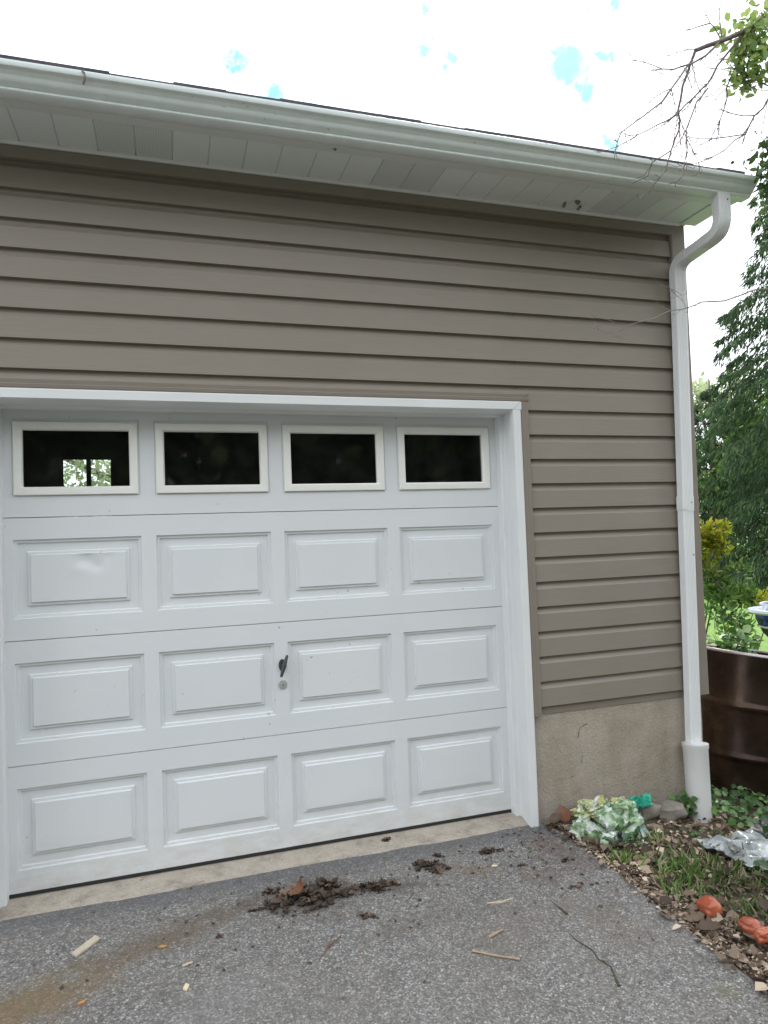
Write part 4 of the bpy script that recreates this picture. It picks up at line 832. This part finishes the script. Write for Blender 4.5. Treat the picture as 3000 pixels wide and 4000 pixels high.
# black garden lamp-like stand with blue bowl and white ring
SP = Vector((5.86, 1.44, -.29)); st_ = empty('garden_stand', tuple(SP), 'black garden stand with white ring and blue bowl, at the right picture edge', 'garden stand')
def lz(b, prof, n=36, sq=1.0):
    k = len(b.v)
    for r, h in prof:
        for i in range(n): a = 2*math.pi*i/n; b.v.append((SP.x+r*math.cos(a), SP.y+r*sq*math.sin(a), SP.z+h))
    for j in range(len(prof)-1):
        for i in range(n): b.f.append((k+j*n+i, k+j*n+(i+1) % n, k+(j+1)*n+(i+1) % n, k+(j+1)*n+i)); b.mi.append(0)
b = MB(); lz(b, [(.16, 0), (.16, .03), (.06, .06), (.055, .60), (.10, .68), (.185, .78), (.235, .90), (.235, .915), (.001, .90)]); b.build('post', 'black_plastic', st_, tuple(SP), smooth=30)
b = MB(); lz(b, [(.175, .80), (.225, .86), (.243, .925), (.243, .945), (.20, .945)], 12); b.build('bowl', 'blue_plastic', st_, tuple(SP), smooth=20)
b = MB(); lz(b, [(.20, .95), (.285, .95), (.30, .965), (.29, .985), (.20, .985), (.195, .965), (.20, .95)]); b.tube([(SP.x+.215*math.cos(a), SP.y+.215*math.sin(a), SP.z+.835+.0*a) for a in np.linspace(0, 6.283, 25)], .010, 6, caps=False)
b.tube([(SP.x+.19*math.cos(a), SP.y+.19*math.sin(a), SP.z+1.03) for a in np.linspace(0, 6.283, 25)], .010, 6, caps=False)
for a in (0, 1.57, 3.14, 4.71): b.tube([(SP.x+.24*math.cos(a), SP.y+.24*math.sin(a), SP.z+.975), (SP.x+.19*math.cos(a), SP.y+.19*math.sin(a), SP.z+1.03)], .008, 5)
b.build('ring', 'pale_plastic', st_, tuple(SP), smooth=30)
b = MB(); b.prism([(3.62, .02), (4.25, -.10), (4.35, .0), (3.7, .14)], -.20, -.155, 'z'); tag(b.build('black_tray', 'black_plastic', origin=(3.9, 0, -.2), bevel=.01), 'flat black tray on the ground at the foot of the drum', 'tray')

# ---------------------------------------------------------------- ground cover
cen = []
while len(cen) < 1700:
    x = random.uniform(2.50, 4.2); y = random.uniform(-2.2, -.12)
    if y > -.18 and x < 3.5: continue
    wgt = math.exp(-max(0, x-2.5)/1.2)
    if random.random() < wgt+.25: cen.append((x, y, terr(x, y)+random.uniform(.004, .028)))
cen += [(2.505+random.gauss(0, .02), random.uniform(-1.7, -.2), 0) for _ in range(300)]+[(2.50+abs(random.gauss(0, .12)), random.uniform(-1.8, -.2), 0) for _ in range(2200)]
cen = [(x, y, (terr(x, y) if x > 2.51 else drive_z(y))+random.uniform(.003, .02)) if z == 0 else (x, y, z) for x, y, z in cen]
ex = []
while len(ex) < 2600:
    x = 2.53+random.random()**1.2*1.1; y = random.uniform(-1.7, -.2)
    if noise.noise((x*6, y*6, 2)) > -.25: ex.append((x, y, terr(x, y)+random.uniform(.003, .02)))
n0 = len(cen); cen += ex; n = len(cen); szs = [random.choice((.012, .018, .025, .04, .06)) for _ in cen[:1900]]+[random.uniform(.006, .02) for _ in cen[1900:n0]]+[random.uniform(.01, .038) for _ in ex]; o = leaves('leaf_litter', cen, szs, 'leaf_litter', aspect=.7, dirs=np.c_[rng.normal(size=(n, 2)), rng.normal(size=n)*.25], nrm=np.tile([0, 0, 1.0], (n, 1)), jit=.1, fold=.3)
tag(o, 'dry brown and tan leaf litter covering the soil along the driveway', 'leaf litter', kind='stuff')
b = MB()
for k in range(46):
    y = -random.random()**.8*1.5-.35; x = 2.55+random.random()**1.3*1.0; patch(b, x, y, terr(x, y)+.012, random.uniform(.05, .085), random.random()*6.28, k, .8)
o = b.build('oak_leaves', 'leaf_litter', smooth=60); tag(o, 'larger curled tan leaves lying loose on the litter strip', 'leaf litter', kind='stuff')
cen, dr, szs = [], [], []
for (gx_, gy_, gr, gn) in ((2.83, -.74, .12, 230), (2.73, -.82, .08, 170), (2.93, -.84, .12, 150), (2.80, -.95, .08, 90), (2.84, -1.16, .10, 110), (3.1, -1.0, .14, 90), (2.60, -.62, .03, 60), (2.65, -.90, .05, 70), (2.86, -.50, .04, 70), (3.0, -1.3, .15, 200), (3.2, -.95, .2, 200)):
    for _ in range(int(gn*.62)):
        x = random.gauss(gx_, gr*.6); y = random.gauss(gy_, gr*.6)
        if x < 2.53: continue
        cen.append((x, y, terr(x, y))); dr.append((random.gauss(0, .6), random.gauss(0, .6), 1)); szs.append(random.uniform(.03, .085))
o = leaves('grass', cen, szs, 'grass_blades', aspect=.07, dirs=dr, jit=.12); tag(o, 'tufts of green grass growing through the leaf litter', 'grass', kind='stuff')
cen = []
while len(cen) < 2300:
    x = random.uniform(3.40, 5.2); y = random.uniform(-.75, .1) if random.random() < .8 else random.uniform(-1.2, .6)
    if x < 3.53 and y > -.22: continue
    if (x-3.6)*.4+(y+.9) < 0: continue
    cen.append((x, y, terr(x, y)+random.uniform(.01, .085)))
cen += [(random.gauss(3.28, .035), random.gauss(-.25, .03), -.06+random.random()*.08) for _ in range(60)]
cen += [(random.gauss(3.10, .05), random.gauss(-1.02, .05), -.06+random.random()*.08) for _ in range(90)]
n = len(cen); o = leaves('ivy', cen, .036, 'leaf_ivy', aspect=.85, dirs=np.c_[rng.normal(size=(n, 2)), rng.normal(size=n)*.3], nrm=np.tile([-.4, -.6, 1.0], (n, 1)), jit=.1)
tag(o, 'low green ivy covering the ground beside the drum', 'ground cover', kind='stuff')
cen = []
while len(cen) < 520:
    x = 2.6+random.random()*1.1; y = random.uniform(-1.7, -.45)
    if noise.noise((x*5, y*5, 7)) > .12: cen.append((x, y, terr(x, y)+random.uniform(.008, .03)))
n = len(cen); o = leaves('weeds', cen, [random.uniform(.012, .03) for _ in cen], 'leaf_ivy', aspect=.8, dirs=np.c_[rng.normal(size=(n, 2)), rng.normal(size=n)*.3], nrm=np.tile([0, 0, 1.0], (n, 1)), jit=.1)
tag(o, 'small round green weeds scattered through the leaf litter', 'weeds', kind='stuff')
b = MB()
for (x, y) in ((2.235, -.36), (2.25, -.39), (2.24, -.42)):
    for _ in range(5): a = random.random()*6.28; b.tube([(x, y, drive_z(y)), (x+.008*math.cos(a), y+.008*math.sin(a), drive_z(y)+.014)], [.002, .0008], 4)
tag(b.build('weed_sprout', 'grass_blades', origin=(2.24, -.39, -.03)), 'tiny green weed sprouting from the asphalt near the casing', 'weed')

# ---------------------------------------------------------------- near tree: overhanging bare branches and leaves
TB = (4.35, -1.15, -.1)
T = empty('overhanging_tree', TB, 'tree reaching in from the right with bare drooping twigs and green leaves', 'tree')
b = MB(); b.tube([(4.35, -1.15, -.3), (4.33, -1.14, 1.2), (4.22, -1.1, 2.6), (4.12, -1.1, 3.6), (4.0, -1.15, 4.6), (4.02, -1.1, 5.6)], [.11, .095, .085, .07, .05, .03], 12)
b.build('trunk', 'bark', T, TB, smooth=60)
def rough(pts, n, amp):
    out = [Vector(pts[0])]
    for a, c in zip(pts, pts[1:]):
        a, c = Vector(a), Vector(c)
        for i in range(1, n+1): out.append(a.lerp(c, i/n)+Vector((random.gauss(0, 1), random.gauss(0, 1), random.gauss(0, 1)))*amp*(i < n))
    return out
yoff = [0, .10, -.15, -.22, .12, .22, .05, .05, -.1, .05, .1, 0, 0, .1, 0, .05, .2, .15]
bb = MB(); tw = MB()
def twiglets(b, pts, r, dens=.5, ln=.07):
    for i in range(1, len(pts)-1):
        if random.random() < dens:
            t = (pts[i+1]-pts[i]).normalized(); sd_ = Vector((random.uniform(-1, 1), random.uniform(-.6, .6), random.uniform(-1, .6))); d = (t*.9+sd_*.8).normalized(); l = ln*random.uniform(.4, 1.3)
            p0 = pts[i]; p1 = p0+d*l*.5+Vector((0, 0, -.1*l)); p2 = p0+d*l+Vector((0, 0, .22*l)); b.tube([p0, p1, p2], [r, r*.8, r*.5], 5)
            if random.random() < .4: b.tube([p1, p1+(d+Vector((.3, .2, .8))).normalized()*l*.4], [r*.7, r*.4], 4)
for (pts, r0, r1), dy in zip(BR, yoff):
    k = len(pts); P_ = []
    for i, p in enumerate(pts):      # slide outward along the branch in depth as it leaves the limb
        s_ = dy*i/(k-1); t = (p[1]+s_-CAMP.y)/(p[1]-CAMP.y); P_.append(tuple(CAMP+(Vector(p)-CAMP)*t))
    q = rough(P_, 2, .003 if r0 < 8 else .002); n = len(q); rr = [(r0+(r1-r0)*i/(n-1))*.00086 for i in range(n)]
    bb.tube(q, rr, 7)
    if r0 >= 4:
        for _ in range(4 if r0 < 8 else 2):
            i = random.randrange(n//4, n-1); t = (q[i]-q[i-1]).normalized(); d = (t+Vector((random.uniform(-.9, .7), random.uniform(-.4, .4), random.uniform(-.9, .3)))).normalized(); l = random.uniform(.10, .26)
            cq = arc(q[i], q[i]+d*l*.55, q[i]+d*l*.9+Vector((0, 0, -.12*l if random.random() < .5 else .2*l)), 8); bb.tube(cq, [.0018-.00012*k for k in range(8)], 6); twiglets(bb, cq, .0012, .75, .06)
    if r0 < 8: twiglets(bb, q, .0014, .9 if r0 > 3 else .6, .085)
bb.tube([(4.12, -1.1, 3.6), (3.7, -1.13, 3.62), (3.264, -1.15, 3.649)], [.035, .022, .009], 8); bb.tube([(3.264, -1.15, 3.649), (3.247, -1.15, 3.423)], [.005, .0045], 7); bb.tube([(3.264, -1.15, 3.649), (3.237, -1.15, 3.29)], [.004, .003], 7)
bb.build('branch', 'bark', T, TB, smooth=60)
bb = MB()
for pts, r0, r1 in MB_:
    q = rough(pts, 2, .003); n = len(q); bb.tube(q, [(r0+(r1-r0)*i/(n-1))*.00062 for i in range(n)], 7); twiglets(bb, q[3:] if r0 > 4 else q, .001, .55, .05)
bb.tube([(4.22, -1.1, 2.6), (3.95, -.8, 2.66), (3.73, -.75, 2.635)], [.02, .01, .0045], 7); bb.build('lower_branch', 'twig_grey', T, TB, smooth=60)
cen = []; 
for (cx_, cy_, cz_, rx_, rz2, nn) in ((3.09, -1.12, 3.49, .09, .08, 240), (3.10, -1.05, 3.37, .05, .05, 110), (3.03, -1.1, 3.36, .05, .07, 40), (2.97, -1.12, 3.52, .05, .06, 40), (3.4, -1.1, 3.75, .3, .22, 420), (3.30, -1.1, 3.45, .12, .12, 90)):
    for _ in range(nn): cen.append((random.gauss(cx_, rx_*.6), random.gauss(cy_, .10), random.gauss(cz_, rz2*.6)))
cen = [(x, y*.5-.56, z) for x, y, z in cen]; cen = [c for c in cen if c[0] > 2.955 and c[2] > 3.285]
leaves('leaf_cluster', cen, .036, 'leaf_near', T, TB, aspect=.7, droop=.7, nrm=np.tile([0, -.8, .5], (len(cen), 1)))
cen = []
for (cx_, cz_, rx_, rz2, nn) in ((3.60, 3.30, .035, .06, 60), (3.62, 3.17, .03, .07, 60), (3.66, 3.0, .06, .12, 110), (3.60, 3.26, .02, .05, 20)):
    for _ in range(nn): cen.append((random.gauss(cx_, rx_), random.gauss(-.68, .05), random.gauss(cz_, rz2)))
leaves('vine_leaves', cen, .04, 'leaf_dark', T, TB, aspect=.6, droop=.4)
bb = MB()
for (a, c, d) in (((4.12, -1.1, 3.5), (3.8, -.75, 3.42), (3.60, -.68, 3.20)), ((3.8, -.75, 3.42), (3.68, -.68, 3.2), (3.66, -.68, 2.85)), ((3.8, -.75, 3.42), (3.66, -.70, 3.42), (3.58, -.68, 3.34))):
    q = arc(a, c, d, 8); bb.tube(q, [.008*(1-i/10) for i in range(8)], 6); twiglets(bb, q[3:], .0012, .8, .06)
bb.build('side_branch', 'bark', T, TB, smooth=60)

# ---------------------------------------------------------------- distant trees
def conifer(base, h, rb, label, seed, name='conifer', mat='leaf_conifer', dens=1.0, z0=.3, top=.35):
    random.seed(seed); bx_, by_, bz_ = base
    e = empty(name, base, label, 'tree'); b = MB(); b.tube([(bx_, by_, bz_-.3), (bx_, by_, bz_+h*.5), (bx_, by_, bz_+h)], [rb*.08, rb*.05, .02], 8); b.build('trunk', 'bark', e, base)
    cen, dr, sz = [], [], []; bb = MB(); nl = int(h*2.7)
    for l in range(nl):
        t = l/nl; z = bz_+z0+(h-z0)*t; R_ = rb*(1-t)**.8*(.92+.16*random.random())+top*(1-t)*.25; nb = 9 if t < .8 else 6
        for k in range(nb):
            a = 6.283*(k+random.random()*.8)/nb+l; r = R_*random.choice((.7, .85, .95, 1.0, 1.05, 1.15, 1.4 if random.random() < .12 else 1.0)); dv = Vector((math.cos(a), math.sin(a), 0))
            pts = [Vector((bx_, by_, z)), Vector((bx_, by_, z))+dv*r*.5+Vector((0, 0, .02*r)), Vector((bx_, by_, z))+dv*r*.85+Vector((0, 0, -.18*r)), Vector((bx_, by_, z))+dv*r*1.05+Vector((0, 0, -.30*r))]
            bb.tube(pts, [.016, .010, .006, .003], 4, caps=False)
            for _ in range(int(230*dens*max(.35, r/rb))):
                u = random.random()**.55; i = min(2, int(u*3)); p = pts[i].lerp(pts[i+1], u*3-i)
                s_ = Vector((-dv.y, dv.x, 0))*random.gauss(0, .15*r*(1.1-u)+.05); p = p+s_+Vector((0, 0, -abs(random.gauss(0, .05+.13*random.random()))))
                cen.append(tuple(p)); dr.append(tuple(dv*.5+s_*.8+Vector((0, 0, -.9)))); sz.append(random.uniform(.08, .22))
    bb.build('branches', 'branch_dark', e, base); leaves('crown', cen, sz, mat, e, base, aspect=.22, dirs=dr, jit=.3); return e
def broad(base, h, cr, blobs, mat, label, seed, n=9000, ls=.13, name='broadleaf_tree', kind='tree'):
    random.seed(seed); e = empty(name, base, label, kind); b = MB(); B0 = Vector(base)
    b.tube([B0+Vector((0, 0, -.3)), B0+Vector((.05, 0, h*.3)), B0+Vector((0, .1, h*.6))], [cr*.07, cr*.06, cr*.03], 8)
    cen = []; BL = []
    for k in range(blobs):
        a = random.random()*6.283; r = cr*random.random()**.5*.85; z = h*random.uniform(.22, .93); sh = 1-abs(z/h-.5)*.9; c = B0+Vector((r*math.cos(a)*sh, r*math.sin(a)*sh, z)); s = cr*random.uniform(.18, .36); BL.append((c, s))
        b.tube([B0+Vector((0, 0, h*.35)), B0.lerp(c, .6)+Vector((0, 0, h*.12)), c], [cr*.03, cr*.02, cr*.008], 5)
    for _ in range(n):
        c, s = random.choice(BL); d = Vector((random.gauss(0, 1), random.gauss(0, 1), random.gauss(0, .75))).normalized()*s*random.random()**.35; cen.append(tuple(c+d))
    b.build('trunk', 'bark', e, base, smooth=60); leaves('crown', cen, ls, mat, e, base, aspect=.6, droop=.2); return e
conifer((15.9, 9.6, -.35), 13.0, 3.0, 'tall dark spruce rising above the drum at the right edge', 3, dens=1.25)
conifer((17.6, 14.6, -.35), 6.6, 2.7, 'lower dark spruce left of the tall one', 5, dens=1.0)
broad((20.0, 16.6, -.4), 7.6, 2.2, 26, 'leaf_pale', 'pale thin tree top showing just right of the downspout', 11, 5200, .17)
broad((19.6, 13.3, -.4), 6.2, 3.0, 34, 'leaf_mid', 'mid green broadleaf tree between the two spruces', 12, 9000, .20)
broad((24, 10, -.4), 8, 4.5, 40, 'leaf_dark', 'dark broadleaf tree furthest back on the right', 13, 9000, .24)
broad((19, 22, -.4), 5.0, 5.0, 40, 'leaf_dark', 'wide dark tree hidden low behind the garage side', 14, 8000, .25)
broad((1.3, 12.0, -.4), 8.0, 4.2, 60, 'leaf_pale', 'pale leafy tree glimpsed through the first door pane', 15, 15000, .11)
# woods in front of the garage, behind the photographer: only seen mirrored in the door panes
random.seed(2); cen = []
for k in range(17000):
    x = random.uniform(-16, 26); z = random.random()**.8*(8.5+2.5*math.sin(x*.9)+1.2*math.sin(x*2.3)); cen.append((x, -19+random.gauss(0, 1.3), z-.2))
o = leaves('woods', cen, .75, 'leaf_dark', aspect=.7, droop=.2); tag(o, 'dense dark woods across from the garage behind the photographer', 'woods', kind='stuff')
# scattered bits on the asphalt: grit, leaf crumbs, small pale flecks
random.seed(5); cen = []; 
for _ in range(330):
    k = random.random()
    if k < .5: x, y = random.gauss(1.4, .45), random.gauss(-.48, .16)
    elif k < .8: x, y = random.gauss(2.3, .14), -.2-abs(random.gauss(0, .4))
    else: x, y = random.uniform(-.3, 2.45), random.uniform(-1.6, -.2)
    if x < 2.47 and y < -.19: cen.append((x, y, drive_z(y)+.004))
n = len(cen); o = leaves('leaf_crumbs', cen, [random.uniform(.006, .022) for _ in cen], 'leaf_wet', aspect=.7, dirs=np.c_[rng.normal(size=(n, 2)), rng.normal(size=n)*.15], nrm=np.tile([0, 0, 1.0], (n, 1)), jit=.1, fold=.3)
tag(o, 'tiny brown leaf crumbs scattered over the asphalt', 'leaf crumbs', kind='stuff')

# shared groups of like things
for pre, grp in (('wet_leaf_clump', 'leaf clumps scattered on the driveway'), ('stick', 'sticks and slivers lying on the driveway'), ('broken_stone', 'stones by the foundation'), ('conifer', 'spruces behind the garage'), ('broadleaf_tree', 'broadleaf trees behind the garage'), ('curled_leaf', 'big curled leaves'), ('wood_chip', 'chips on the driveway'), ('pebble', 'pebbles on the driveway')):
    for o in bpy.data.objects:
        if o.parent is None and o.name.split('.')[0] == pre and 'label' in o: o['group'] = grp
